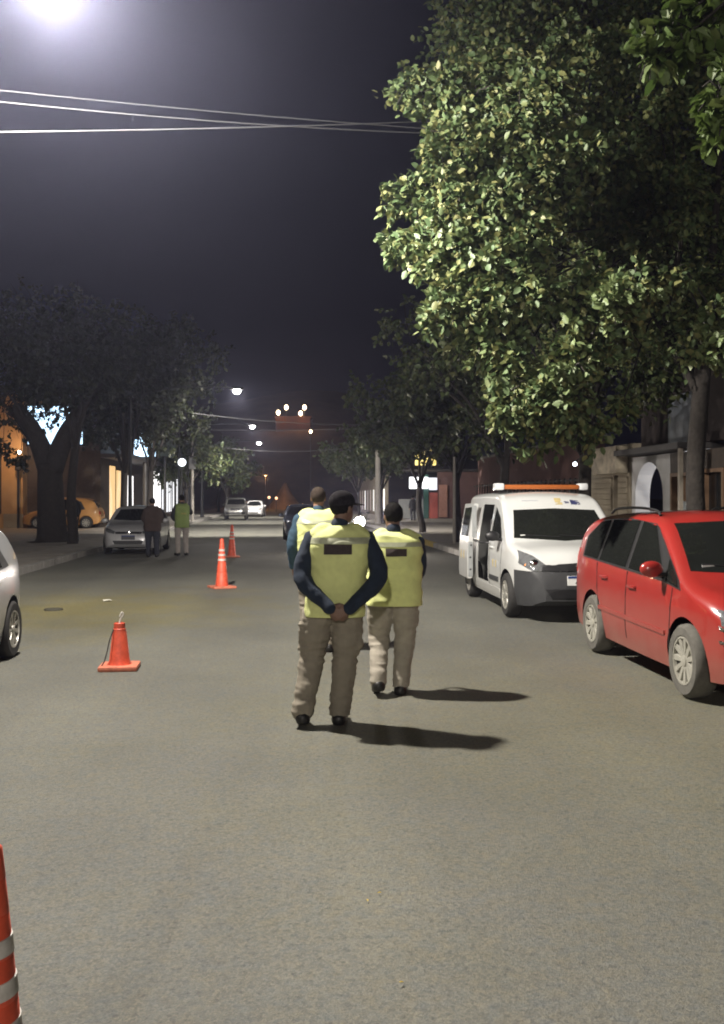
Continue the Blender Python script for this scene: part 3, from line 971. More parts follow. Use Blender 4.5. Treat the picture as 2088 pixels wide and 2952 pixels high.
decal([(-0.27, 1.62), (-0.20, 1.62)], [(-0.26, 1.65), (-0.19, 1.65)], 'front', BLU)
for sx, x0 in ((1, 0.58), (1, -0.5)):
    yy = float(van.front(np.array([x0]), np.array([1.16]))[0])
    MB().box(x0 - 0.04, x0 + 0.04, yy + 0.004, yy + 0.008, 1.145, 1.17).build('windscreen_sticker', M_WHITE_PLATE if x0 > 0 else GRY, t)

for ca, ro, z_ in ((van, VAN, 1.12), (car, bpy.data.objects['red_car'], 1.07)):
    for x0, x1 in ((-0.45, 0.05), (0.05, 0.55)):
        xa = np.linspace(x0, x1, 6)
        za = z_ + 0.02 + 0.05 * (xa - x0)
        ya = ca.front(xa, za)
        MB().tube([(x, y + 0.016, z) for x, y, z in zip(xa, ya, za)], 0.008, 6).build('wiper', M_BLACK, ro, True)
# generic saloon / hatchback used for the other cars ------------------------------
def spec_car(kind, L=4.2, hw=0.83, H=1.46):
    e = L / 2
    yf, yr = e - 0.82, e - 0.82 - 2.47
    k = H / 1.46
    if kind == 'sedan':
        rear = [(-e, 0.55), (-e + 0.03, 0.85), (-e + 0.10, 0.96), (-e + 0.45, 1.0), (-e + 0.72, 1.06), (-0.95, 1.36 * k), (-0.55, 1.44 * k)]
    else:
        rear = [(-e, 0.55), (-e + 0.03, 0.88), (-e + 0.12, 1.02), (-e + 0.40, 1.30 * k), (-e + 0.62, 1.39 * k), (-0.8, 1.435 * k)]
    prof = rear + [(-0.15, 1.46 * k), (0.18, 1.43 * k), (0.5, 1.27 * k), (0.98, 1.0), (1.12, 0.965), (e - 0.55, 0.90), (e - 0.25, 0.81), (e - 0.08, 0.69), (e - 0.02, 0.58), (e, 0.50)]
    ry = -e + 0.72 if kind == 'sedan' else -e + 0.5
    return dict(L=L, hw=hw, R=0.305, yf=yf, yr=yr, track=hw - 0.095, tw=0.19, spokes=9, tumble=0.33, prof=prof,
        under=[(-e, 0.40), (-e + 0.15, 0.26), (-e + 0.6, 0.20), (e - 0.6, 0.18), (e - 0.15, 0.22), (e, 0.32)],
        plan=[(-e, 0.70), (-e + 0.06, 0.83), (-e + 0.25, 0.93), (-e + 0.7, 0.985), (0, 1.0), (e - 0.8, 0.99), (e - 0.5, 0.95), (e - 0.22, 0.85), (e - 0.07, 0.72), (e, 0.56)],
        belt=[(-e, 0.97), (0, 0.93), (1.1, 0.89), (e, 0.75)],
        rx=[(-e, 0.14), (-0.6, 0.16), (0.2, 0.16), (0.7, 0.12), (1.1, 0.16), (e, 0.3)],
        rz=[(-e, 0.08), (-0.6, 0.10), (0.2, 0.10), (0.7, 0.07), (1.1, 0.08), (e - 0.2, 0.15), (e, 0.10)],
        crown=[(-e, 0.02), (0.2, 0.035), (1.1, 0.035), (e, 0.03)],
        windows=[
            ('window_surround', 'side', [(0.92, 0.92), (-1.0, 0.965), (ry + 0.25, 0.985)], [(0.86, 0.955), (0.16, 1.33 * k), (-0.5, 1.365 * k), (ry + 0.48 if kind != 'sedan' else -1.0, 1.25 * k)], 'surround', 0.003),
            ('front_window', 'side', [(0.72, 0.94), (-0.12, 0.96)], [(0.16, 1.31 * k), (-0.08, 1.345 * k)], 'glass', 0.008),
            ('rear_window', 'side', [(-0.2, 0.965), (-0.95, 0.985)], [(-0.16, 1.345 * k), (-0.82, 1.31 * k)], 'glass', 0.008),
            ('windscreen', 'front', [(-0.64, 1.03), (0, 1.0), (0.64, 1.03)], [(-0.50, 1.34 * k), (0, 1.365 * k), (0.50, 1.34 * k)], 'glass', 0.004),
            ('tailgate_window', 'rear', [(-0.56, 1.06), (0.56, 1.06)], [(-0.47, 1.31 * k), (0.47, 1.31 * k)], 'glass', 0.004),
            ('headlight', 'front', [(0.42, 0.63), (0.6, 0.66), (0.72, 0.72)], [(0.40, 0.70), (0.55, 0.76), (0.71, 0.80)], 'lens', 0.006, True),
            ('grille', 'front', [(-0.38, 0.625), (0.38, 0.625)], [(-0.40, 0.69), (0.40, 0.69)], 'black', 0.004),
            ('lower_grille', 'front', [(-0.40, 0.32), (0.40, 0.32)], [(-0.46, 0.43), (0.46, 0.43)], 'black', 0.004),
            ('rear_light', 'rear', [(0.46, 0.72), (0.70, 0.74)], [(0.46, 0.86), (0.68, 0.9)], 'red', 0.006, True),
        ],
        seams=[('door_gap', -0.16, 0.28, -0.13, 0.95), ('door_gap', 0.90, 0.3, 0.94, 0.9)],
        mirror=(0.74, 1.0, 'paint'), handles=[(0.02, 0.82), (-0.78, 0.84)])

SILVER = mat('silver_paint', (0.52, 0.52, 0.53), rough=0.3, metal=0.2, coat=0.7, var=0.05)
t, c = build_car('silver_car', 'silver saloon parked on the left with two people at its front', 'car', spec_car('sedan', 4.2, 0.83, 1.46), (-4.55, 31.1, 0), math.pi, SILVER)
MB().lathe([(0.055, 0), (0.055, 0.012), (0.04, 0.016)], 18, Matrix.Translation((0, 2.045, 0.655)) @ Matrix.Rotation(R(-90), 4, 'X')).build('badge', M_CHROME, t, True)
plate(t, c, 0.52, 'front', matp=mat('old_plate', (0.08, 0.08, 0.09)))

GREYP = mat('light_grey_paint', (0.42, 0.43, 0.45), rough=0.3, metal=0.4, coat=0.8, var=0.05)
q = G(36, 1892)
t, c = build_car('grey_car', 'light grey hatchback cut off by the left edge of the picture', 'car', spec_car('hatch', 3.95, 0.83, 1.50), (q.x - 0.79, q.y - 1.37, 0), math.pi, GREYP, M_RUBBER)

ORP = mat('yellow_paint', (0.40, 0.20, 0.06), rough=0.4, coat=0.5, var=0.08)
q = P(185, 1500, 50)
t, c = build_car('yellow_car', 'yellow hatchback standing sideways in the lit forecourt behind the tree', 'car', spec_car('hatch', 4.0, 0.83, 1.62), (q.x, q.y, 0.13), R(90), ORP)

DARKP = mat('dark_blue_paint', (0.16, 0.18, 0.25), rough=0.22, metal=0.5, coat=1.0, var=0.05)
q = G(818, 1556)
t, c = build_car('dark_car', 'dark car stopped in the road beyond the three officers', 'car', spec_car('hatch', 4.0, 0.82, 1.46), (q.x + 0.80, q.y + 1.2, 0), math.pi, DARKP)

WHP = mat('far_white_paint', (0.62, 0.62, 0.63), rough=0.35, coat=0.5, var=0.05)
q = P(736, 1480, 88)
t, c = build_car('white_car', 'white hatchback parked far off behind the pickup', 'car', spec_car('hatch', 4.0, 0.83, 1.5), (q.x, q.y, 0), math.pi - 0.05, WHP)

# pickup: a cab and an open bed
SPEC_PU = spec_car('sedan', 5.0, 0.88, 1.75)
e = 2.5
SPEC_PU.update(R=0.37, yf=1.62, yr=-1.45, tumble=0.22,
    prof=[(-e, 0.75), (-e + 0.03, 1.02), (-2.3, 1.06), (-0.78, 1.06), (-0.70, 1.2), (-0.58, 1.62), (-0.35, 1.72), (0.2, 1.75), (0.5, 1.68), (1.15, 1.16), (1.3, 1.12), (2.1, 1.07), (2.35, 0.98), (2.47, 0.8), (e, 0.62)],
    under=[(-e, 0.5), (-e + 0.2, 0.40), (1.9, 0.36), (2.3, 0.36), (e, 0.42)],
    belt=[(-e, 1.06), (0.2, 1.08), (e, 0.95)],
    windows=[('front_window', 'side', [(0.95, 1.12), (0.1, 1.12)], [(0.5, 1.56), (0.12, 1.6)], 'glass', 0.006), ('rear_window', 'side', [(0.03, 1.12), (-0.58, 1.12)], [(0.03, 1.6), (-0.46, 1.56)], 'glass', 0.006),
        ('windscreen', 'front', [(-0.70, 1.2), (0.70, 1.2)], [(-0.6, 1.60), (0.6, 1.60)], 'glass', 0.004), ('grille', 'front', [(-0.36, 0.72), (0.36, 0.72)], [(-0.36, 0.90), (0.36, 0.90)], 'black', 0.005),
        ('headlight', 'front', [(0.46, 0.74), (0.70, 0.78)], [(0.46, 0.90), (0.69, 0.95)], 'lens', 0.006, True), ('bumper', 'front', [(-0.74, 0.46), (0.74, 0.46)], [(-0.76, 0.62), (0.76, 0.62)], 'black', 0.02)],
    seams=[], mirror=(0.95, 1.22, 'black'), handles=[])
q = P(678, 1486, 74)
PUP = mat('pickup_paint', (0.20, 0.20, 0.19), rough=0.35, metal=0.3, coat=0.5, var=0.06)
t, c = build_car('pickup', 'grey pickup parked far off on the left under the street lamps', 'pickup', SPEC_PU, (q.x, q.y + 2.5, 0), math.pi, PUP, cut=[(-0.74, 0.74, -2.42, -0.86, 0.66, 1.4)])

# parked motorcycle with its headlight on ------------------------------------------
q = P(1039, 1505, 30)
t = thing('motorcycle', 'motorcycle with its headlight shining beside the middle officer', 'motorcycle', (q.x, q.y, 0), math.pi)
hz = q.z
M_BIKE = mat('bike_paint', (0.12, 0.01, 0.01), rough=0.3, coat=0.8)
for yy in (0.02, -1.28):
    w = MB()
    M = Matrix.Translation((0, yy - 0.1, 0.30)) @ Matrix.Rotation(R(90), 4, 'Y')
    w.lathe([(0.24, -0.04), (0.29, -0.05), (0.30, 0), (0.29, 0.05), (0.24, 0.04), (0.24, -0.04)], 28, M, cap=False)
    wo = w.build('wheel', M_RUBBER, t, True)
    s_ = MB()
    for k in range(6):
        a = math.pi * k / 3
        s_.tube([(0, yy - 0.1, 0.30), (0, yy - 0.1 + 0.25 * math.cos(a), 0.30 + 0.25 * math.sin(a))], 0.012, 6)
    s_.build('spokes', M_ALLOY, wo)
MB().tube([(0.06, -0.08, 0.3), (0.07, -0.32, 0.98)], 0.02, 8).tube([(-0.06, -0.08, 0.3), (-0.07, -0.32, 0.98)], 0.02, 8).build('fork', M_CHROME, t, True)
MB().tube([(-0.34, -0.46, 1.03), (-0.14, -0.34, 1.0), (0.14, -0.34, 1.0), (0.34, -0.46, 1.03)], 0.013, 8).build('handlebar', M_BLACK, t, True)
MB().ball((0, -0.62, 0.82), (0.14, 0.26, 0.13)).build('tank', M_BIKE, t, True, 180)
MB().box(-0.12, 0.12, -1.35, -0.8, 0.76, 0.86, bev=0.04).build('seat', M_BLACK, t, True)
MB().box(-0.11, 0.11, -0.85, -0.40, 0.28, 0.62, bev=0.05).tube([(0, -0.4, 0.85), (0, -0.75, 0.35), (0, -1.35, 0.35)], 0.03, 8).build('engine', M_STEEL, t, True)
MB().tube([(0.12, -0.5, 0.35), (0.15, -1.0, 0.3), (0.15, -1.5, 0.38)], [0.025, 0.03, 0.045], 10).build('exhaust', M_CHROME, t, True)
for sx in (1, -1):
    MB().tube([(sx * 0.2, -0.38, 1.02), (sx * 0.26, -0.42, 1.2)], 0.007, 6).ball((sx * 0.27, -0.42, 1.24), (0.06, 0.012, 0.04)).build('mirror', M_BLACK, t, True)
hl = MB().lathe([(0.11, -0.14), (0.165, -0.02), (0.165, 0.0)], 20, Matrix.Translation((0, -0.16, hz)) @ Matrix.Rotation(R(-90), 4, 'X')).build('headlight', M_BLACK, t, True)
MB().lathe([(0.155, 0.0), (0.155, 0.004), (0.07, 0.03)], 20, Matrix.Translation((0, -0.158, hz)) @ Matrix.Rotation(R(-90), 4, 'X')).build('headlight_lens', mat('lit_headlight', (0.9, 0.9, 0.9), emit=(1.0, 0.9, 0.8), es=900.0), hl, True)
point_light('headlight_light', (0, 0.04, hz), 60, (1.0, 0.88, 0.76), 0.13, t)

# ------------------------------------------------------------------ people
def remesh(mb, vox, smooth_it=6, wr=0.0, wscale=(7, 7, 13), seed=0, sag=None):
    me = mb.mesh('tmp')
    o = bpy.data.objects.new('tmp', me)
    COL.objects.link(o)
    r = o.modifiers.new('r', 'REMESH')
    r.mode = 'VOXEL'
    r.voxel_size = vox
    s = o.modifiers.new('s', 'SMOOTH')
    s.factor = 0.5
    s.iterations = smooth_it
    out = bpy.data.meshes.new_from_object(o.evaluated_get(bpy.context.evaluated_depsgraph_get()))
    bpy.data.objects.remove(o)
    if wr:
        no = [v.normal.copy() for v in out.vertices]
        for v, n in zip(out.vertices, no):
            c = v.co
            p = Vector((c.x * wscale[0] + seed, c.y * wscale[1], c.z * wscale[2]))
            p2 = Vector((c.x * wscale[0] * 2.3, c.y * wscale[1] * 2.3 + seed, c.z * wscale[2] * 2.1 + c.x * 9))
            v.co = c + n * (wr * (1 - 2.2 * abs(noise.noise(p))) + 0.5 * wr * noise.noise(p2))
        out.update()
    return out

def region(me, planes, off):
    """the piece of a mesh inside the half spaces (point, normal), lifted off along its normals"""
    b = bmesh.new()
    b.from_mesh(me)
    for co, no in planes:
        g = b.verts[:] + b.edges[:] + b.faces[:]
        bmesh.ops.bisect_plane(b, geom=g, plane_co=co, plane_no=no, clear_outer=True, dist=1e-5)
    b.normal_update()
    for v, n in [(v, v.normal.copy()) for v in b.verts]:
        v.co += n * off
    out = bpy.data.meshes.new('piece')
    b.to_mesh(out)
    b.free()
    return out

def loft_rings(mb, rings, n=24):
    vs, fs = [], []
    for (cx, cy, cz, rx, ry) in rings:
        for k in range(n):
            a = 2 * math.pi * k / n
            ca, sa = math.cos(a), math.sin(a)
            q = 0.72
            vs.append((cx + rx * math.copysign(abs(ca) ** q, ca), cy + ry * math.copysign(abs(sa) ** q, sa), cz))
    for i in range(len(rings) - 1):
        for k in range(n):
            k2 = (k + 1) % n
            fs.append((i * n + k, i * n + k2, (i + 1) * n + k2, (i + 1) * n + k))
    fs.append(tuple(range(n - 1, -1, -1)))
    fs.append(tuple((len(rings) - 1) * n + k for k in range(n)))
    mb.add(vs, fs)

def lerp_rad(r_, n):
    """radii at the joints spread over the smoothed path"""
    out = []
    for i in range(len(r_) - 1):
        for k in range(n):
            t = k / n
            t = t * t * (3 - 2 * t)
            out.append(r_[i] * (1 - t) + r_[i + 1] * t)
    out.append(r_[-1])
    return out

def limb(mb, pts, rad, n=12, steps=5):
    ps = smooth_pts(pts, steps)
    rs = lerp_rad(rad, steps)
    mb.tube(ps, rs, n)
    mb.ball(ps[0], rs[0], n, 8)
    mb.ball(ps[-1], rs[-1], n, 8)

def hand(mb, wrist, d, nrm, s, curl=0.5, k=1.0):
    """palm, four fingers of different lengths and a thumb; d = pointing direction, nrm = back of the hand"""
    w = Vector(wrist); d = Vector(d).normalized(); nrm = Vector(nrm)
    nrm = (nrm - d * nrm.dot(d)).normalized()
    side = d.cross(nrm) * s
    pl = w + d * 0.055 * k
    for a, b in ((-0.026, 0.02), (-0.009, 0.022), (0.009, 0.022), (0.026, 0.02)):
        mb.tube([w + side * a * 0.6, pl + side * a, w + d * 0.095 * k + side * a], [0.017, b * 0.62, 0.011], 8)
    for a, ln in ((-0.030, 0.062), (-0.010, 0.074), (0.010, 0.079), (0.030, 0.070)):
        b0 = w + d * 0.088 * k + side * a
        d1 = (d - nrm * curl * 0.6).normalized()
        d2 = (d - nrm * curl * 1.8).normalized()
        p1 = b0 + d1 * ln * 0.45
        mb.tube(smooth_pts([b0 - d * 0.02, b0, p1, p1 + d2 * ln * 0.5], 3), [0.0095] * 8 + [0.0085, 0.0075], 8)
        mb.ball(p1 + d2 * ln * 0.5, 0.008, 8, 6)
    t0 = w + d * 0.02 + side * 0.03
    t1 = t0 + (d * 0.5 + side * 0.8 - nrm * 0.3).normalized() * 0.042
    t2 = t1 + (d * 0.9 + side * 0.25 - nrm * 0.4).normalized() * 0.034
    mb.tube([w + d * 0.01, t0, t1, t2], [0.014, 0.013, 0.0105, 0.009], 8)
    mb.ball(t2, 0.009, 8, 6)

SKIN = mat('skin', (0.30, 0.17, 0.115), rough=0.55, var=0.08, scale=20)
SKIN_D = mat('skin_darker', (0.20, 0.115, 0.08), rough=0.55, var=0.08, scale=20)
HAIR = mat('hair', (0.008, 0.007, 0.006), rough=0.85, var=0.5, scale=60, spec=0.1)
HAIR_G = mat('hair_greying', (0.045, 0.034, 0.027), spec=0.1, rough=0.9, var=0.4, scale=60)
CAPM = mat('cap_cloth', (0.017, 0.015, 0.017), rough=0.95, var=0.3, scale=30, spec=0.1)
VEST = mat('vest_yellow', (0.72, 0.76, 0.31), rough=0.75, var=0.10, scale=9, bump=0.25, bscale=300)
VEST_G = mat('vest_green', (0.20, 0.27, 0.08), rough=0.8, var=0.12, scale=9)
BAND = mat('reflective_band', (0.50, 0.52, 0.36), rough=0.35, metal=0.25, var=0.1, scale=30)
PATCH = mat('back_patch', (0.045, 0.032, 0.03), rough=0.85, var=0.25, scale=40)
PATCH2 = mat('back_patch_pale', (0.30, 0.29, 0.09), rough=0.85, var=0.2, scale=40)
NAVY = mat('navy_cloth', (0.012, 0.022, 0.042), rough=0.9, var=0.25, scale=14, bump=0.3, bscale=200)
NAVY_L = mat('navy_cloth_lighter', (0.03, 0.065, 0.10), rough=0.9, var=0.25, scale=14)
KHAKI = mat('khaki_trousers', (0.27, 0.238, 0.185), rough=0.9, var=0.12, scale=12, bump=0.3, bscale=220)
KHAKI_L = mat('pale_khaki_trousers', (0.37, 0.335, 0.275), rough=0.9, var=0.12, scale=12, bump=0.3, bscale=220)
SHOE = mat('black_leather', (0.012, 0.011, 0.01), rough=0.45, var=0.2)
BROWN = mat('brown_jacket', (0.055, 0.036, 0.03), rough=0.9, var=0.2, scale=14)
DARKC = mat('dark_cloth', (0.022, 0.022, 0.026), rough=0.9, var=0.2, scale=14)
GREYC = mat('grey_trousers', (0.30, 0.27, 0.25), rough=0.9, var=0.12, scale=14)
JEANS = mat('dark_jeans', (0.025, 0.028, 0.04), rough=0.9, var=0.2, scale=14)

def person(label, loc, rotz=0.0, H=1.72, J=None, fine=True, skin=None, hair=None, hat=None, top=None, shirt=None, trousers=None, bands=(), patch=None, build=1.0, head_turn=0.0, head_pitch=0.0, hem=0.78, arm_hands='relaxed', cargo=False, group=None, name='person', hand_dir=None, seed=0.0, vest_rx=None, long_hair=False):
    J = J or {}
    s = H / 1.72
    def j(k, dflt):
        return Vector(J.get(k, dflt)) * s
    t = thing(name, label, 'person', loc, rotz, group)
    skin = skin or SKIN
    pel = j('pelvis', (0, 0, 0.94)); ch = j('chest', (0, 0, 1.24)); nk = j('neck', (0, 0.0, 1.45)); hd = j('head', (0, 0.035, 1.605))
    S = {}
    for k, sg in (('l', -1), ('r', 1)):
        S[k] = dict(sh=j('sh_' + k, (sg * 0.185, 0, 1.395)), el=j('el_' + k, (sg * 0.245, -0.02, 1.12)), wr=j('wr_' + k, (sg * 0.25, 0.07, 0.88)),
                    hip=j('hip_' + k, (sg * 0.095, 0, 0.92)), kn=j('kn_' + k, (sg * 0.115, 0.025, 0.49)), an=j('an_' + k, (sg * 0.12, -0.02, 0.085)), toe=j('toe_' + k, (sg * 0.14, 0.16, 0.03)))
    vox = 0.0075 if fine else 0.016
    b = build
    # the body: one continuous skin
    m = MB()
    loft_rings(m, [(pel.x, pel.y, pel.z - 0.10 * s, 0.14 * b, 0.10 * b), (pel.x, pel.y, pel.z, 0.155 * b, 0.105 * b), (ch.x * 0.5 + pel.x * 0.5, ch.y * 0.5 + pel.y * 0.5, (pel.z + ch.z) / 2, 0.14 * b, 0.095 * b), (ch.x, ch.y, ch.z, 0.16 * b, 0.105 * b), (ch.x, ch.y, ch.z + 0.12 * s, 0.165 * b, 0.095 * b), (nk.x, nk.y, nk.z - 0.02 * s, 0.09, 0.07)])
    limb(m, [nk - Vector((0, 0, 0.05)), nk + Vector((0, 0.005, 0.04)), hd - Vector((0, 0.01, 0.05))], [0.062, 0.055, 0.056])
    HM = Matrix.Translation(hd) @ Matrix.Rotation(-head_turn, 4, 'Z') @ Matrix.Rotation(-head_pitch, 4, 'X')
    hm = MB()
    hm.ball((0, -0.005, 0.022), (0.076, 0.096, 0.094), 20, 14)
    hm.ball((0, 0.035, -0.05), (0.058, 0.064, 0.066), 16, 10)
    hm.ball((0, 0.068, -0.09), (0.03, 0.026, 0.024), 10, 8)            # chin
    hm.tube([(0, 0.088, 0.012), (0, 0.108, -0.025), (0, 0.096, -0.042)], [0.010, 0.014, 0.013], 8)   # nose
    hm.ball((0, 0.088, -0.062), (0.022, 0.012, 0.009), 10, 6)          # lips
    hm.ball((0, 0.080, 0.022), (0.052, 0.016, 0.011), 12, 6)           # brow
    for sg in (-1, 1):
        hm.ball((sg * 0.078, -0.008, -0.01), (0.010, 0.02, 0.031), 10, 8)   # ears
        hm.ball((sg * 0.030, 0.077, 0.004), (0.014, 0.012, 0.011), 8, 6)    # eyelids
    m.add([HM @ Vector(v) for v in hm.v], hm.f)
    for k, sg in (('l', -1), ('r', 1)):
        a = S[k]
        limb(m, [a['sh'] - Vector((0, 0, 0.03)), a['el'], a['wr']], [0.048 * b, 0.042, 0.029])
        limb(m, [a['hip'], a['kn'], a['an']], [0.085 * b, 0.058, 0.042])
        limb(m, [a['an'], (a['an'] + a['toe']) / 2, a['toe']], [0.036, 0.034, 0.024])
        if fine:
            dd, nn, cu = (hand_dir or {}).get(k, ((a['wr'] - a['el']).normalized(), Vector((sg, -0.2, 0)), 0.5))
            hand(m, a['wr'], dd, nn, sg if nn[0] * sg > 0 else -sg, cu)
        else:
            dd = (a['wr'] - a['el']).normalized()
            hand(m, a['wr'], dd, Vector((sg, -0.2, 0)), sg, 0.5, 1.1)
    bo = link('body', remesh(m, vox, 3), skin, t, True, 180)
    for sg in (-1, 1):
        eo = MB().ball((sg * 0.030, 0.083, 0.004), (0.0085, 0.0075, 0.007), 8, 6)
        eo.v = [tuple(HM @ Vector(v)) for v in eo.v]
        eo.build('eye', SHOE, bo, True, 180)
    # hair or cap
    hb_ = MB()
    hb_.ball((0, -0.010, 0.028), (0.083, 0.101, 0.097), 40, 28)
    hme = hb_.mesh('hair')
    for v in hme.vertices:
        v.co += v.co.normalized() * 0.007 * noise.noise(v.co * 75)
    hme = region(hme, [((0, 0.062, 0.04), (0, 0.75, -0.66)), ((0, -0.06, -0.055 if not long_hair else -0.085), (0, 0.1, -1))], 0.0)
    hme.transform(HM)
    link('hair', hme, hair or HAIR, t, True, 180)
    if hat:
        c = MB()
        c.ball((0, -0.006, 0.045), (0.093, 0.112, 0.09), 24, 16)
        cm = region(c.mesh('cap'), [((0, 0, 0.028), (0, 0.12, -1))], 0.0)
        cm.transform(HM)
        co = link('cap', cm, hat, t, True, 180)
        vz = MB()
        n = 12
        for r0, zz in ((0.095, 0.034), (0.175, 0.018)):
            for k in range(n + 1):
                a = R(35 + 110 * k / n)
                vz.v.append(tuple(HM @ Vector((r0 * 0.85 * math.cos(a), 0.0 + r0 * math.sin(a) * 1.12, zz))))
        for k in range(n):
            vz.f.append((k, k + 1, n + 2 + k, n + 1 + k)); vz.m.append(0)
        vo = vz.build('visor', hat, co, True, 180)
        sd = vo.modifiers.new('solid', 'SOLIDIFY'); sd.thickness = 0.006
    # trousers
    m = MB()
    wl = 1.0 if not cargo else 1.12
    loft_rings(m, [(pel.x, pel.y, pel.z - 0.12 * s, 0.165 * b, 0.125 * b), (pel.x, pel.y, pel.z - 0.02, 0.178 * b, 0.13 * b), (pel.x, pel.y, pel.z + 0.10 * s, 0.168 * b, 0.12 * b)])
    for k, sg in (('l', -1), ('r', 1)):
        a = S[k]
        mid = (a['hip'] + a['kn']) / 2
        low = a['kn'] * 0.45 + a['an'] * 0.55
        limb(m, [a['hip'], mid + Vector((sg * 0.008, 0, 0)), a['kn'], low, a['an'] + Vector((0, -0.005, 0.0))], [0.105 * b, 0.098 * b * wl, 0.078 * wl * b, 0.074 * wl, 0.071 * wl])
        if cargo:
            m.box(mid.x + sg * 0.055, mid.x + sg * 0.12, mid.y - 0.07, mid.y + 0.07, a['kn'].z + 0.07, a['kn'].z + 0.25, bev=0.02)
    tm = remesh(m, vox * 1.35, 4, 0.009 if fine else 0.006, (4.5, 4.5, 17), seed=seed + 3)
    tm = region(tm, [((0, 0, 0.07), (0, 0, -1))], 0.0)
    link('trousers', tm, trousers or KHAKI, t, True, 180)
    # shoes
    for k, sg in (('l', -1), ('r', 1)):
        a = S[k]
        m = MB()
        dd = (a['toe'] - a['an']); dd.z = 0; dd.normalize()
        heel = a['an'] - dd * 0.045 + Vector((0, 0, -0.045))
        limb(m, [heel, a['an'] + dd * 0.05 - Vector((0, 0, 0.03)), a['toe'] + Vector((0, 0, 0.008))], [0.058, 0.06, 0.046])
        m.tube([a['an'] + Vector((0, 0, 0.045)), a['an'] - Vector((0, 0, 0.03))], [0.056, 0.056], 12)
        sm = remesh(m, vox * 1.2, 3)
        lowest = min(heel.z, a['toe'].z) - 0.032
        for v in sm.vertices:
            v.co.z = max(v.co.z, min(heel.z - 0.038 + (a['toe'].z - heel.z - 0.0) * max(0, min(1, (v.co - heel).dot(dd) / 0.22)), 0.3))
        link('shoe', sm, SHOE, t, True, 60)
    # sleeves and shirt
    if shirt:
        for k, sg in (('l', -1), ('r', 1)):
            m = MB()
            a = S[k]
            limb(m, [a['sh'] + Vector((-sg * 0.005, 0, -0.03)), a['el'], a['wr'] - (a['wr'] - a['el']).normalized() * 0.01], [0.066 * b, 0.061 * b, 0.045])
            sm = remesh(m, vox * 1.3, 4, 0.006, (9, 9, 9), seed + sg)
            link('sleeve', sm, shirt, t, True, 180)
        m = MB()
        limb(m, [nk - Vector((0, 0, 0.04)), nk + Vector((0, -0.002, 0.025))], [0.075, 0.068])
        link('collar', remesh(m, vox * 1.2, 3), shirt, t, True, 180)
    # vest or jacket
    m = MB()
    hz = hem * s
    vr = vest_rx or [0.205, 0.205, 0.20, 0.21, 0.215, 0.205, 0.15, 0.075]
    zz = [hz, hz + 0.10 * s, (hz + ch.z) / 2, ch.z, ch.z + 0.08 * s, (ch.z + 0.145 * s), nk.z - 0.02 * s, nk.z + 0.015 * s]
    yy = [0.15, 0.15, 0.145, 0.145, 0.14, 0.125, 0.105, 0.075]
    rings = []
    for z_, rx_, ry_ in zip(zz, vr, yy):
        f = max(0.0, min(1.0, (z_ - pel.z) / max(ch.z - pel.z, 0.01)))
        c = pel.lerp(ch, f) if z_ <= ch.z else ch.lerp(nk, min(1, (z_ - ch.z) / (nk.z - ch.z)))
        rings.append((c.x, c.y, z_, rx_ * b, ry_ * b))
    loft_rings(m, rings)
    for k, sg in (('l', -1), ('r', 1)):
        limb(m, [nk + Vector((sg * 0.03, 0, -0.035)), nk.lerp(S[k]['sh'], 0.55) + Vector((0, 0, -0.012)), S[k]['sh'] + Vector((-sg * 0.03, 0, -0.018))], [0.062, 0.074 * b, 0.068 * b])
    vm = remesh(m, vox * 1.35, 5, 0.012 if fine else 0.006, (4, 4, 9), seed + 9)
    vm = region(vm, [((0, 0, hz + 0.012), (0, 0, -1))], 0.0)
    vo = link('vest' if bands or patch else 'jacket', vm, top, t, True, 180)
    sol = vo.modifiers.new('solid', 'SOLIDIFY'); sol.thickness = 0.012; sol.offset = -1
    for z0, z1 in bands:
        bm_ = region(vm, [((0, 0, z0 * s), (0, 0, -1)), ((0, 0, z1 * s), (0, 0, 1))], 0.004)
        if len(bm_.polygons):
            link('reflective_band', bm_, BAND, vo, True, 180)
    if patch:
        x0, x1, z0, z1, pm = patch
        pme = region(vm, [((x0, 0, 0), (-1, 0, 0)), ((x1, 0, 0), (1, 0, 0)), ((0, 0, z0), (0, 0, -1)), ((0, 0, z1), (0, 0, 1)), ((0, 0, 0), (0, 1, 0))], 0.006)
        link('back_patch', pme, pm, vo, True, 180)
    return t

# the officer in the middle: hands clasped behind the back
g = G(958, 2088)
person('officer with hands clasped behind back, yellow vest, navy sleeves, khaki cargo trousers', (g.x, g.y, 0), -YAW, 1.735,
    dict(pelvis=(0.02, 0, 0.94), chest=(0.05, 0.0, 1.24), neck=(0.055, 0.0, 1.46), head=(0.075, 0.03, 1.612),
         sh_l=(-0.155, 0, 1.40), sh_r=(0.265, 0, 1.40), el_l=(-0.215, -0.10, 1.10), el_r=(0.345, -0.10, 1.11), wr_l=(-0.005, -0.235, 0.885), wr_r=(0.125, -0.235, 0.885),
         hip_l=(-0.085, 0, 0.90), hip_r=(0.115, 0, 0.90), kn_l=(-0.15, 0.03, 0.50), kn_r=(0.095, 0.03, 0.49), an_l=(-0.215, -0.09, 0.12), an_r=(0.055, 0.03, 0.085), toe_l=(-0.235, 0.08, 0.035), toe_r=(0.075, 0.20, 0.032)),
    hat=CAPM, top=VEST, shirt=NAVY, trousers=KHAKI, bands=((1.35, 1.395),), patch=(-0.055, 0.15, 1.285, 1.36, PATCH), cargo=True, head_turn=R(38), hem=0.80, build=1.08,
    hand_dir=dict(l=(Vector((0.85, 0, -0.5)), Vector((-0.2, -1, 0.1)), 0.9), r=(Vector((-0.85, 0, -0.45)), Vector((0.2, -1, 0.1)), 0.7)), skin=SKIN_D, seed=1.3)
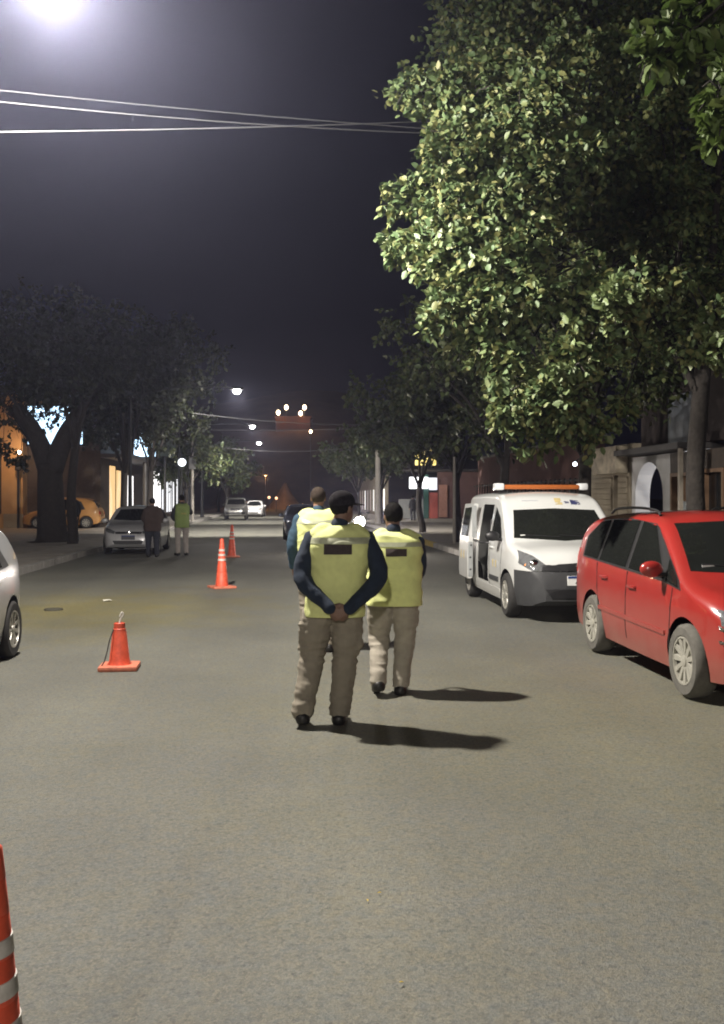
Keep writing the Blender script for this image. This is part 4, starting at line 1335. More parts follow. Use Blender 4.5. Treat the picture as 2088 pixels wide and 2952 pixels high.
# the officer on the right, walking
g = G(1137, 1998)
person('officer walking on the right in yellow vest, right leg planted, left heel lifted', (g.x, g.y, 0), -YAW + 0.05, 1.655,
    dict(pelvis=(0.0, 0, 0.94), chest=(0.0, 0.02, 1.24), neck=(-0.005, 0.03, 1.45), head=(-0.005, 0.075, 1.60),
         sh_l=(-0.205, 0.02, 1.39), sh_r=(0.205, 0.02, 1.39), el_l=(-0.215, 0.08, 1.10), el_r=(0.225, 0.08, 1.10), wr_l=(-0.10, 0.22, 1.02), wr_r=(0.12, 0.22, 1.02),
         kn_l=(-0.13, 0.10, 0.50), an_l=(-0.155, -0.16, 0.15), toe_l=(-0.16, 0.0, 0.035), kn_r=(0.10, 0.05, 0.49), an_r=(0.055, -0.04, 0.085), toe_r=(0.09, 0.15, 0.032)),
    top=VEST, shirt=NAVY, trousers=KHAKI_L, bands=((1.33, 1.37),), patch=(-0.085, 0.095, 1.20, 1.265, PATCH), hem=0.79, build=1.16, head_turn=R(-12), seed=4.1,
    hair=HAIR, skin=SKIN_D, long_hair=True)
# the tall officer half hidden behind the first
g = P(918, 1436, 10.6)
person('tall officer half hidden behind the middle one, yellow vest and blue sleeve', (g.x, g.y, 0), -YAW, 1.83,
    dict(sh_l=(-0.20, 0, 1.395), sh_r=(0.20, 0, 1.395), el_l=(-0.265, -0.02, 1.12), wr_l=(-0.27, 0.08, 0.88), head=(0.0, 0.03, 1.60)),
    top=VEST, shirt=NAVY_L, trousers=KHAKI, bands=((1.33, 1.37),), patch=(-0.09, 0.11, 1.27, 1.315, PATCH2), hem=0.80, build=1.12, hair=HAIR_G, head_turn=R(8), seed=7.7)
# the two at the silver car
g = P(440, 1436, 27.7)
person('person in brown jacket and dark trousers standing before the silver car', (g.x, g.y, 0), -YAW + 0.25, 1.70,
    dict(el_l=(-0.26, 0.04, 1.12), wr_l=(-0.17, 0.2, 1.0), el_r=(0.26, 0.04, 1.12), wr_r=(0.15, 0.22, 1.02)), fine=False, top=BROWN, shirt=BROWN, trousers=JEANS, hem=0.74, build=1.18, vest_rx=[0.20, 0.215, 0.215, 0.22, 0.22, 0.205, 0.15, 0.075])
g = P(525, 1436, 28.3)
person('person in green vest and pale trousers beside the silver car, arm raised', (g.x, g.y, 0), -YAW + 0.5, 1.80,
    dict(el_r=(0.30, 0.10, 1.20), wr_r=(0.16, 0.20, 1.47), el_l=(-0.25, 0.06, 1.12), wr_l=(-0.15, 0.22, 1.0)), fine=False, top=VEST_G, shirt=DARKC, trousers=GREYC, hem=0.78, build=1.05, patch=(-0.08, 0.08, 1.22, 1.27, PATCH2))
g = P(213, 1436, 34.5)
person('person in black clothes standing in the dark beside the forked tree', (g.x, g.y, 0.13), R(150), 1.78, fine=False, top=DARKC, shirt=DARKC, trousers=DARKC, hem=0.75)
g = P(1191, 1436, 67)
person('dark figure walking far off on the right pavement', (g.x, g.y, 0.13), R(10), 1.72, dict(kn_l=(-0.1, 0.1, 0.5), an_l=(-0.11, -0.12, 0.12), toe_l=(-0.11, 0.05, 0.03)), fine=False, top=DARKC, shirt=DARKC, trousers=DARKC, hem=0.75)

# ------------------------------------------------------------------ traffic cones
CONE = mat('cone_orange', (0.62, 0.085, 0.04), rough=0.55, var=0.28, scale=11)
CONE_B = mat('cone_base_orange', (0.55, 0.17, 0.10), rough=0.65, var=0.3, scale=11)
CONE_W = mat('cone_white_band', (0.50, 0.47, 0.43), rough=0.5, var=0.28, scale=18)
def tall_cone(loc, label, rotz=0.0, lean=0.0):
    t = thing('traffic_cone', label, 'traffic cone', loc, rotz, 'traffic cones on the road')
    MB().box(-0.22, 0.22, -0.22, 0.22, 0.0, 0.045, bev=0.02).build('base', CONE_B, t, True)
    z0, z1 = 0.045, 0.93
    def rr(z):
        u = (z - z0) / (z1 - z0)
        return 0.118 + (0.030 - 0.118) * u
    prof = []
    steps = [z0, 0.30, 0.50, 0.595, 0.69, 0.785, 0.86, z1]
    for a, b in zip(steps[:-1], steps[1:]):
        prof += [(rr(a) + 0.004, a), (rr(b) + 0.004, b - 0.004), (rr(b) - 0.001, b)]
    prof += [(0.026, z1 + 0.004), (0.022, z1 - 0.03)]
    MB().lathe(prof, 32, cap=False).build('cone_body', CONE, t, True, 50)
    for zc in (0.535, 0.626, 0.716):
        a, b = zc - 0.019, zc + 0.019
        MB().lathe([(rr(a) + 0.003, a), (rr(a) + 0.0065, a + 0.001), (rr(b) + 0.0065, b - 0.001), (rr(b) + 0.003, b)], 32, cap=False).build('white_band', CONE_W, t, True, 50)
    return t
g = G(640, 1695)
tall_cone(g, 'tall orange cone with three white bands, nearer of the two by the dark car', 0.4)
g = G(669, 1606)
tall_cone(g, 'tall orange cone farthest down the road', 0.1)
q = P(-40, 1436, 2.107)
tall_cone((q.x, q.y, 0), 'tall orange cone with white bands at the bottom left corner', 0.3)
g = G(345, 1928)
t = thing('traffic_cone', 'short plain orange cone with a loose cord, left of the officers', 'traffic cone', g, -YAW + 0.12, 'traffic cones on the road')
MB().box(-0.19, 0.19, -0.19, 0.19, 0.0, 0.05, bev=0.022).build('base', CONE_B, t, True)
MB().lathe([(0.118, 0.05), (0.100, 0.09), (0.068, 0.37), (0.062, 0.385), (0.062, 0.40), (0.056, 0.405), (0.054, 0.455), (0.047, 0.46), (0.043, 0.455), (0.040, 0.40)], 32, cap=False).build('cone_body', CONE, t, True, 40)
MB().tube(smooth_pts([(0.0, -0.02, 0.45), (0.01, 0, 0.50), (0.035, 0.01, 0.54), (0.02, 0.01, 0.56), (0.0, 0.0, 0.52)], 4), 0.008, 6).build('top_loop', CONE_W, t, True)
MB().tube(smooth_pts([(-0.05, -0.05, 0.40), (-0.085, -0.075, 0.30), (-0.105, -0.09, 0.2), (-0.13, -0.11, 0.10), (-0.155, -0.13, 0.055)], 4), 0.006, 6).build('cord', M_BLACK, t, True)

# litter and a manhole
pm = MB()
g = G(308, 1733)
for k in range(6):
    a = k * 1.05
    pm.v.append((0.10 * math.cos(a) * random.uniform(0.6, 1), 0.07 * math.sin(a), 0.012 + 0.015 * (k % 2)))
pm.f.append(tuple(range(6))); pm.m.append(0)
o = pm.build('paper_scrap', mat('scrap_paper', (0.6, 0.58, 0.5), rough=0.9))
o.modifiers.new('s', 'SOLIDIFY').thickness = 0.003
o.location = (g.x, g.y, 0)
tag(o, 'crumpled pale paper scrap lying on the road left of the cones', 'litter')
g = G(155, 1758)
t = thing('manhole_cover', 'small dark drain cover in the road near the grey car', 'manhole cover', (g.x, g.y, 0.006))
MB().lathe([(0.14, -0.01), (0.14, 0.012), (0.12, 0.014), (0.12, 0.008), (0.001, 0.008)], 28, cap=False).build('ring', mat('cast_iron', (0.10, 0.095, 0.075), rough=0.7, metal=0.5), t, True)
for k in range(5):
    MB().box(-0.07, 0.07, -0.088 + k * 0.04, -0.070 + k * 0.04, 0.006, 0.013).build('rib', MATS['cast_iron'], t)
LEAFY = mat('dry_leaf', (0.55, 0.40, 0.05), rough=0.7)
for k, (px, py) in enumerate(((1094, 2583), (1060, 2605), (1158, 2843))):
    g = G(px, py)
    o = MB().add([(-0.009, 0, 0.014), (0, -0.005, 0.017), (0.010, 0, 0.016), (0, 0.005, 0.018)], [(0, 1, 2, 3)]).build('fallen_leaf', LEAFY)
    o.modifiers.new('s', 'SOLIDIFY').thickness = 0.001
    o.location = (g.x, g.y, 0)
    o.rotation_euler = (0, 0, k * 1.7)
    tag(o, ('larger yellow leaf speck on the road straight below the officers', 'smaller yellow speck just left of the larger one', 'yellow leaf speck nearest to the bottom of the picture')[k], 'leaf', 'dry leaves on the road')

# ------------------------------------------------------------------ trees
def leaf_mat(name, c0, c1, c2):
    m = bpy.data.materials.new(name)
    m.use_nodes = True
    t = m.node_tree
    b = t.nodes['Principled BSDF']
    b.inputs['Roughness'].default_value = 0.55
    b.inputs['Specular IOR Level'].default_value = 0.4
    gm = t.nodes.new('ShaderNodeNewGeometry')
    r = t.nodes.new('ShaderNodeValToRGB')
    r.color_ramp.elements[0].color = (*c0, 1)
    r.color_ramp.elements[1].color = (*c2, 1)
    e = r.color_ramp.elements.new(0.55)
    e.color = (*c1, 1)
    t.links.new(gm.outputs['Random Per Island'], r.inputs['Fac'])
    t.links.new(r.outputs['Color'], b.inputs['Base Color'])
    tr = t.nodes.new('ShaderNodeBsdfTranslucent')
    t.links.new(r.outputs['Color'], tr.inputs['Color'])
    mx = t.nodes.new('ShaderNodeMixShader')
    mx.inputs[0].default_value = 0.22
    t.links.new(b.outputs[0], mx.inputs[1])
    t.links.new(tr.outputs[0], mx.inputs[2])
    t.links.new(mx.outputs[0], t.nodes['Material Output'].inputs['Surface'])
    return m
LEAF = leaf_mat('street_tree_leaf', (0.06, 0.10, 0.04), (0.11, 0.15, 0.06), (0.185, 0.185, 0.07))
LEAF_G = leaf_mat('fresh_leaf', (0.055, 0.095, 0.022), (0.085, 0.13, 0.03), (0.12, 0.15, 0.045))
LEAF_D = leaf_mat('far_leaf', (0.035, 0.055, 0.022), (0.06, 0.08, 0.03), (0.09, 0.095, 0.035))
LEAF_N = leaf_mat('shaded_leaf', (0.010, 0.014, 0.007), (0.016, 0.022, 0.010), (0.03, 0.034, 0.013))  # leaf colour blackened: night shade of the left trees put into it

def leaf_frames(clumps, per, spread=1.0, twig_leaves=9):
    """positions and axes of leaves set along twigs that radiate from clump centres"""
    C, D, T = [], [], []
    for c, r_, dens in clumps:
        n_tw = max(3, int(per * dens / twig_leaves))
        c = np.array(c)
        d = rng.normal(size=(n_tw, 3)); d /= np.linalg.norm(d, axis=1, keepdims=True)
        base = c + d * (rng.random((n_tw, 1)) ** 0.6) * r_ * 0.80 * np.array([1, 1, 0.85])
        dirn = d * 0.8 + rng.normal(size=(n_tw, 3)) * 0.5 + np.array([0, 0, -0.25])
        dirn /= np.linalg.norm(dirn, axis=1, keepdims=True)
        ln = r_ * rng.uniform(0.3, 0.65, (n_tw, 1))
        for k in range(twig_leaves):
            u = (k + 0.6) / twig_leaves
            p = base + dirn * ln * u + np.array([0, 0, -0.22]) * ln * u * u + rng.normal(size=(n_tw, 3)) * 0.02
            a = dirn * 0.6 + rng.normal(size=(n_tw, 3)) * 0.75 + np.array([0, 0, -0.30])
            C.append(p); D.append(a)
    C = np.vstack(C); D = np.vstack(D)
    D /= np.linalg.norm(D, axis=1, keepdims=True)
    up = np.array([0, 0, 1.0]) + rng.normal(size=C.shape) * 0.75
    S = np.cross(D, up); S /= np.maximum(np.linalg.norm(S, axis=1, keepdims=True), 1e-6)
    N = np.cross(S, D)
    return C, D, S, N

LEAF_SHAPE = [(0, 0, 0), (0.30, 0.40, 0.05), (0.68, 0.36, 0.03), (1.0, 0, -0.10), (0.68, -0.36, 0.03), (0.30, -0.40, 0.05)]
def leaf_mesh(name, fr, size):
    C, D, S, N = fr
    n = len(C)
    sz = size * rng.uniform(0.65, 1.25, (n, 1))
    V = np.empty((n, 6, 3))
    for k, (a, b, c) in enumerate(LEAF_SHAPE):
        V[:, k] = C + (D * a + S * b * 0.78 + N * c) * sz
    idx = (np.arange(n) * 6)[:, None]
    F = np.concatenate([idx + np.array([0, 1, 2, 3]), idx + np.array([0, 3, 4, 5])])
    me = bpy.data.meshes.new(name)
    me.vertices.add(n * 6); me.vertices.foreach_set('co', V.ravel())
    me.loops.add(len(F) * 4); me.loops.foreach_set('vertex_index', F.ravel().astype(np.int32))
    me.polygons.add(len(F))
    me.polygons.foreach_set('loop_start', np.arange(len(F), dtype=np.int32) * 4)
    me.update(calc_edges=True)
    return me

def grow_limb(a, b, r0, r1, wob=0.3):
    a, b = Vector(a), Vector(b)
    L = (b - a).length
    mid = a.lerp(b, 0.45) + Vector((random.uniform(-wob, wob), random.uniform(-wob, wob), 0.12 * L))
    pts = smooth_pts([a, mid, b], 5)
    n = len(pts)
    return MB().tube(pts, [r0 + (r1 - r0) * (i / (n - 1)) ** 0.8 for i in range(n)], 8)

def tree(label, base, trunk_top, clumps, leaf_size, per, lmat, r0=0.2, r1=0.13, name='street_tree', group='street trees', solo=0, limb_r=None, fork=None):
    t = thing(name, label, 'tree', base, 0, group)
    o = Vector(base)
    tt = Vector(trunk_top) - o
    pts = smooth_pts([Vector((0, 0, -0.1)), Vector((0.03, 0.02, 0.25)), tt * 0.5 + Vector((random.uniform(-0.12, 0.12), 0.05, 0)), tt], 5)
    n = len(pts)
    tr = MB().tube(pts, [r0 * (1.5 if i == 0 else 1.0) + (r1 - r0) * i / (n - 1) for i in range(n)], 14).build('trunk', M_BARK, t, True, 180)
    order = sorted(clumps, key=lambda c: -c[1])
    hubs = []
    k_main = fork or max(4, min(9, len(clumps) // 4))
    for c, r_, dn in order[:k_main]:
        cc = Vector(c) - o
        st = tt * random.uniform(0.82, 0.99)
        grow_limb(st, cc, limb_r or r1 * 0.62, 0.03).build('limb', M_BARK, t, True, 180)
        hubs.append(cc)
    tw = MB()
    for c, r_, dn in order[k_main:]:
        cc = Vector(c) - o
        h = min(hubs, key=lambda q: (q - cc).length)
        g_ = grow_limb(tt.lerp(h, random.uniform(0.55, 0.9)), cc, 0.022, 0.009, 0.35)
        tw.add(g_.v, g_.f)
    for c, r_, dn in clumps:
        cc = Vector(c) - o
        for q in range(7):
            d = Vector(rng.normal(size=3)).normalized()
            tw.tube([cc, cc + d * r_ * 0.5 + Vector((0, 0, 0.05)), cc + d * r_ * 0.95 - Vector((0, 0, 0.1 * r_))], [0.012, 0.008, 0.004], 5)
    tw.build('branches', M_BARK, t, True, 180)['kind'] = 'stuff'
    fr = leaf_frames([((c[0] - o.x, c[1] - o.y, c[2] - o.z), r_, dn) for c, r_, dn in clumps], per)
    if solo:
        cpos = np.array([0 - o.x, 0 - o.y, EYE - o.z])
        rel = fr[0] + np.array(o)
        d = rel[:, 0] * math.sin(YAW) + rel[:, 1] * math.cos(YAW)
        lat = rel[:, 0] * math.cos(YAW) - rel[:, 1] * math.sin(YAW)
        px = CX + FPX * lat / d
        py = HORIZON - FPX * (rel[:, 2] - EYE) / d
        ok = (px > 0) & (px < 2088) & (py > 0) & (py < 2952) & (d > 1)
        key = np.where(ok, d, 1e9)
        pick = np.argsort(key)[:solo]
        keep = np.ones(len(d), bool); keep[pick] = False
        one = bpy.data.meshes.new('leaf')
        one.from_pydata([(a, b * 0.78, c) for a, b, c in LEAF_SHAPE], [], [(0, 1, 2, 3), (0, 3, 4, 5)])
        one.materials.append(lmat)
        for i in pick:
            lo_ = bpy.data.objects.new('leaf', one)
            COL.objects.link(lo_)
            lo_.parent = t
            sz = leaf_size * random.uniform(0.8, 1.25)
            Mx = Matrix(np.c_[fr[1][i], fr[2][i], fr[3][i]].tolist()).to_4x4()
            lo_.matrix_basis = Matrix.Translation(fr[0][i].tolist()) @ Mx @ Matrix.Scale(sz, 4)
        fr = tuple(q[keep] for q in fr)
    cr = link('crown', leaf_mesh('crown', fr, leaf_size), lmat, t)
    cr['kind'] = 'stuff'
    return t

def cl(px, py, d, r_, dn=1.0):
    return (tuple(P(px, py, d)), r_, dn)

# the big tree over the van: clumps of leaves on spreading limbs
B1 = (6.35, 13.9, 0.13)
c1 = []
for px, py, d, r_ in ((1185, 260, 11.2, 0.42), (1265, 285, 11.3, 0.5), (1355, 300, 11.4, 0.6), (1430, 215, 12, 0.62), (1500, 330, 11.2, 0.55), (1580, 250, 11.4, 0.6), (1320, 420, 10.9, 0.62), (1420, 470, 11, 0.62), (1285, 520, 10.8, 0.5), (1150, 570, 10.8, 0.32), (1215, 560, 10.8, 0.42),
        (1320, 610, 10.6, 0.62), (1430, 610, 10.7, 0.62), (1530, 520, 11, 0.6), (1150, 710, 10.5, 0.30), (1220, 705, 10.5, 0.42), (1310, 735, 10.4, 0.62), (1420, 740, 10.4, 0.62), (1520, 690, 10.6, 0.5), (1265, 910, 10.3, 0.36), (1340, 850, 10.3, 0.55), (1440, 860, 10.3, 0.55), (1530, 830, 10.3, 0.45),
        (1410, 990, 10.5, 0.45), (1470, 1060, 10.4, 0.42), (1540, 1130, 10.4, 0.45), (1480, 1180, 10.5, 0.38), (1560, 1230, 10.6, 0.42), (1640, 1170, 10.3, 0.42), (1650, 1060, 10.1, 0.42), (1700, 980, 10.1, 0.45), (1760, 880, 10.0, 0.42), (1830, 830, 10.0, 0.40), (1640, 870, 10.4, 0.35), (1720, 800, 10.5, 0.35),
        (1800, 960, 10.4, 0.35), (1900, 860, 10.4, 0.3), (1690, 1240, 10.6, 0.34), (1790, 1180, 10.6, 0.28), (1950, 800, 10.3, 0.25), (1660, 440, 11, 0.5), (1770, 470, 11, 0.5), (1720, 320, 11.6, 0.5), (1640, 570, 11, 0.35), (1780, 640, 11, 0.3), (1900, 520, 11.2, 0.35), (1930, 300, 11.8, 0.4), (1640, 130, 12.4, 0.6), (1790, 150, 12.4, 0.6),
        (1930, 660, 10.8, 0.28), (2070, 1010, 9.6, 0.3), (2060, 900, 9.8, 0.25), (1850, 720, 10.8, 0.3)):
    c1.append(cl(px, py, d - 0.0016 * (min(px, 1560) - 1200) + (0.0008 if py > 760 else 0.0022) * max(0, px - 1560) + (0.4 if py < 330 else 0), r_ * (0.72 if px < 1560 else 0.72), (r_ / 0.5) ** 2 * (1.1 if px < 1560 else 0.9)))
for px, py in ((1640, 500), (1720, 545), (1800, 570), (1690, 630), (1870, 610), (1600, 440), (1780, 690), (1950, 560)):
    c1.append(cl(px, py, random.uniform(11.2, 12.0), 0.42, 0.8))
for k in range(32):        # the shaded inside and the top
    px = random.uniform(1400, 2150); py = random.uniform(-120, 1130)
    if py > 900 and px > 1900:
        continue
    c1.append(cl(px, py, random.uniform(14.5, 18.5), random.uniform(0.8, 1.15), 1.6))
for k in range(26):        # dense dark foliage over the trunk
    c1.append(cl(random.uniform(1720, 2150), random.uniform(150, 950), random.uniform(13.2, 15.2), random.uniform(0.5, 0.8), 0.9))
for px, py, d in ((1370, 60, 14.0), (1450, 20, 14), (1560, 60, 14), (1420, 140, 13.6), (1360, 150, 13.8), (1500, -80, 14)):
    c1.append(cl(px, py, d, 0.75, 1.3))
tree('big leafy tree overhanging the white van, its left side lit by the lamp', B1, (6.2, 13.6, 3.6), c1, 0.092, 760, LEAF, 0.16, 0.12, solo=220)

# a nearer tree outside the picture reaches in with one fresh green branch
B0 = (6.5, 4.2, 0.13)
c0 = [cl(px, py, d, r_, dn) for px, py, d, r_, dn in ((1975, 30, 7.0, 0.22, 0.5), (1945, 90, 7.0, 0.20, 0.5), (2010, -30, 7.1, 0.25, 0.5), (1885, 110, 7.1, 0.13, 0.3), (1875, 185, 7.1, 0.13, 0.3), (1960, 150, 7.2, 0.12, 0.2), (2075, 260, 6.8, 0.15, 0.35), (2060, 310, 6.8, 0.15, 0.35), (2090, 370, 6.8, 0.14, 0.3), (2150, 200, 6.9, 0.3, 0.6), (2120, 0, 7, 0.3, 0.6))]
c0 += [((6.2 + random.uniform(-1.6, 1.6), 4.6 + random.uniform(-2.5, 1.5), random.uniform(5.2, 8.5)), 0.9, 1.5) for k in range(8)]
tree('fresh green leafy branch reaching in at the top right corner', B0, (6.4, 4.4, 3.8), c0, 0.125, 260, LEAF_G, 0.2, 0.14, solo=160, name='near_tree')

def round_crown(cx, cy, zc, rx, ry, rz, n, rmin=0.7, rmax=1.1, zmin=2.4):
    out = []
    while len(out) < n:
        d = rng.normal(size=3); d /= np.linalg.norm(d)
        u = rng.random() ** 0.45
        p = (cx + d[0] * rx * u, cy + d[1] * ry * u, zc + d[2] * rz * u)
        if p[2] > zmin:
            out.append((p, random.uniform(rmin, rmax), 1.0))
    return out
for lab, x, y, zt, zc, rx, ry, rz, n, per in (
        ('dark street tree just behind the white van', 6.4, 19.3, 2.9, 5.6, 2.6, 2.6, 2.4, 26, 330),
        ('second street tree behind the white van, slim dark trunk', 6.3, 26.0, 2.8, 5.2, 3.0, 2.8, 2.4, 26, 300),
        ('street tree on the right with low greenish crown near the motorcycle', 6.3, 33.5, 2.6, 4.9, 3.3, 3.0, 2.3, 26, 300),
        ('street tree on the right before the lit yellow sign', 6.4, 43.0, 2.5, 4.6, 3.0, 3.2, 2.2, 22, 280),
        ('street tree on the right beside the utility pole', 6.4, 60.0, 2.4, 4.2, 2.8, 3.0, 2.0, 20, 260),
        ('farthest street tree on the right, over the lit pavement', 6.4, 78.0, 2.4, 4.4, 3.4, 3.6, 2.2, 20, 240)):
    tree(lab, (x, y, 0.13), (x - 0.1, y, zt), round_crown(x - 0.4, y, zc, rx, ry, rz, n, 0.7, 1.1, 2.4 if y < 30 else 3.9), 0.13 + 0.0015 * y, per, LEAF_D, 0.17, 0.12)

# left side: the forked tree and its dark neighbours
q = P(148, 1436, 34)
bl = Vector((q.x, q.y, 0.13))
t = tree('thick tree on the left whose trunk forks in a V before a bright panel', bl, (bl.x - 0.05, bl.y, 2.9),
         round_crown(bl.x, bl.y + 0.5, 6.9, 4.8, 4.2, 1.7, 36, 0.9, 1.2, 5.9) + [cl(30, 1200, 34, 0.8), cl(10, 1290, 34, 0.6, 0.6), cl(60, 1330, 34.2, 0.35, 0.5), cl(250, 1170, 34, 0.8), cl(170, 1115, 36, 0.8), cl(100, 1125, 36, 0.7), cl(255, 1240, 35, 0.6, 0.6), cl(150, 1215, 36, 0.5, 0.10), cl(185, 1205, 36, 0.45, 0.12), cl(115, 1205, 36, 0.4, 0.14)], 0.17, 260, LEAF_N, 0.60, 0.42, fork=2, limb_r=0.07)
for a, b in (((-0.05, 0, 2.55), P(45, 1170, 34)), ((0, 0, 2.55), P(262, 1160, 34))):
    grow_limb(Vector(a), Vector(b) - bl, 0.42, 0.24, 0.05).build('limb', M_BARK, t, True, 180)
for lab, x, y, zt, zc, rx, ry, rz, n in (
        ('slim dark tree left of the silver car', -7.15, 33.5, 3.4, 6.9, 1.9, 2.4, 1.7, 20),
        ('tall dark tree behind the silver car with a few lit leaf tips', -7.3, 45.0, 3.2, 6.9, 4.4, 4.0, 2.9, 42),
        ('tall dark tree on the left beyond the nearest far lamp, a few tips lit', -6.9, 51.0, 3.4, 7.9, 4.8, 3.6, 3.4, 48),
        ('small tree on the left by the shop windows', -6.6, 66.0, 2.4, 4.6, 2.6, 2.8, 2.2, 18),
        ('narrow yellowish tree lit by the far street lamps', -5.2, 92.0, 2.2, 4.2, 2.6, 2.6, 2.6, 18),
        ('dark tree far down the left pavement', -7.0, 108.0, 2.6, 6.0, 4.0, 5.0, 3.0, 18)):
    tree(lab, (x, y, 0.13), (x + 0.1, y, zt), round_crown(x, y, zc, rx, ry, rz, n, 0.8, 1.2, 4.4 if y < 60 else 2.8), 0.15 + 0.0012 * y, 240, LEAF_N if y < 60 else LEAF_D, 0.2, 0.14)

# ------------------------------------------------------------------ poles, wires, globe lamp
q = P(1090, 1436, 57.5)
t = thing('utility_pole', 'concrete utility pole on the right pavement behind the officers', 'utility pole', (q.x, q.y, 0.13))
MB().lathe([(0.20, 0), (0.13, 6.2), (0.12, 6.25)], 16).build('pole', M_CONCRETE, t, True)
MB().box(-0.9, 0.9, -0.05, 0.05, 5.9, 6.0).build('crossarm', M_STEEL, t)
for k in (-0.8, -0.3, 0.3, 0.8):
    MB().lathe([(0.04, 6.0), (0.05, 6.06), (0.03, 6.14)], 10, Matrix.Translation((k, 0, 0))).build('insulator', M_CHROME, t, True)
POLE_R = Vector((q.x, q.y, 6.15))
q = P(555, 1436, 64)
t = thing('utility_pole', 'thin pole with a pale box on the left pavement beyond the globe lamp', 'utility pole', (q.x, q.y, 0.13))
MB().lathe([(0.11, 0), (0.08, 5.4)], 12).build('pole', M_CONCRETE, t, True)
MB().box(-0.22, 0.24, -0.16, 0.10, 3.5, 4.4, bev=0.03).build('box', M_STEEL, t)
POLE_L = Vector((q.x, q.y, 5.4))
q = P(1310, 1436, 33)
t = thing('utility_pole', 'thin pale post at the kerb left of the white van', 'utility pole', (q.x, q.y, 0.13))
MB().lathe([(0.06, 0), (0.045, 3.0)], 10).build('pole', M_CONCRETE, t, True)
q = P(525, 1333, 60)
t = thing('globe_lamp', 'white globe lamp on a post by the left shops', 'street lamp', (q.x, q.y, 0.13))
MB().lathe([(0.09, 0), (0.05, 0.4), (0.04, q.z - 0.36)], 12).build('post', M_BLACK, t, True)
MB().ball((0, 0, q.z - 0.13), 0.25, 20, 14).build('globe', mat('lit_globe', (0.9, 0.9, 0.9), emit=(0.85, 0.93, 1.0), es=3.0), t, True, 180)

def wire(label, a, b, sag, r_=0.011, group='overhead cables'):
    a, b = Vector(a), Vector(b)
    pts = [a.lerp(b, k / 24) - Vector((0, 0, 4 * sag * (k / 24) * (1 - k / 24))) for k in range(25)]
    o = MB().tube(pts, r_, 6).build('overhead_cable', M_CABLE, None, True, 180)
    tag(o, label, 'cable', group)
wire('upper of the three cables crossing at the top left', P(-500, 205, 10.5), P(1900, 405, 17.5), 0.12, 0.0085)
wire('middle of the three cables crossing at the top left', P(-500, 238, 10.2), P(1900, 385, 17.5), 0.22, 0.0085)
wire('lowest of the three cables crossing at the top left', P(-500, 385, 9.4), P(1900, 310, 17.5), 0.10, 0.0085)
wire('cable slung under the nearest far lamp', P(480, 1180, 45), POLE_R, 0.25, 0.02)
wire('cable slung under the middle far lamp', P(420, 1235, 58), P(1300, 1225, 58), 0.2, 0.02)
wire('cable slung low between the two utility poles', POLE_L, POLE_R - Vector((0, 0, 1.2)), 0.5, 0.022)
wire('cable running along the left pavement from pole to pole', POLE_L, Vector((-6.55, 41.7, 6.3)), 0.4, 0.018)

# ------------------------------------------------------------------ buildings
def facade(mb, x, thick, y0, y1, z0, z1, holes):
    """a wall in the street direction with real openings; holes = (ya, yb, za, zb)"""
    ys = sorted({y0, y1} | {v for h in holes for v in h[:2]})
    zs = sorted({z0, z1} | {v for h in holes for v in h[2:4]})
    for a, b in zip(ys[:-1], ys[1:]):
        for c, d in zip(zs[:-1], zs[1:]):
            if any(h[0] <= (a + b) / 2 <= h[1] and h[2] <= (c + d) / 2 <= h[3] for h in holes):
                continue
            mb.box(min(x, x + thick), max(x, x + thick), a, b, c, d)

def lit(name, col, es):
    return mat(name, (0.8, 0.8, 0.8), emit=col, es=es)
OCHRE = mat('ochre_render', (0.50, 0.30, 0.14), rough=0.9, var=0.12, scale=0.8, bump=0.3)
BEIGE = mat('beige_render', (0.36, 0.31, 0.23), rough=0.9, var=0.14, scale=1.0, bump=0.3)
PINK = mat('dull_pink_render', (0.17, 0.095, 0.085), rough=0.9, var=0.18, scale=1.0, bump=0.3)
WHITEW = mat('white_render', (0.66, 0.66, 0.66), rough=0.85, var=0.08, scale=1.0)
REDW = mat('red_render', (0.42, 0.10, 0.08), rough=0.85, var=0.14, scale=1.0)
GREENW = mat('green_paint', (0.03, 0.10, 0.08), rough=0.6, var=0.12)
DARKW = mat('dark_wood', (0.05, 0.035, 0.025), rough=0.7, var=0.3, scale=6)
WOODF = mat('timber_frame', (0.22, 0.13, 0.075), rough=0.7, var=0.25, scale=5)
ROOFM = mat('roof_sheet', (0.06, 0.055, 0.055), rough=0.6, var=0.2)
WINDARK = mat('dark_window_glass', (0.015, 0.017, 0.02), rough=0.05, var=0.1)
GREYPN = mat('grey_panel', (0.22, 0.25, 0.26), rough=0.6, var=0.1)
BX = 9.1

# right: house with an arched white porch
t = thing('house', 'house on the right with white arched porch and timber framed windows', 'building', (BX, 17.0, 0.13))
def RY(px, X=BX):
    k = (px - CX) / FPX
    d = X / (k * math.cos(YAW) + math.sin(YAW))
    return -k * d * math.sin(YAW) + d * math.cos(YAW) - 17.0
ya, yb = RY(1932), RY(1822)
w = MB()
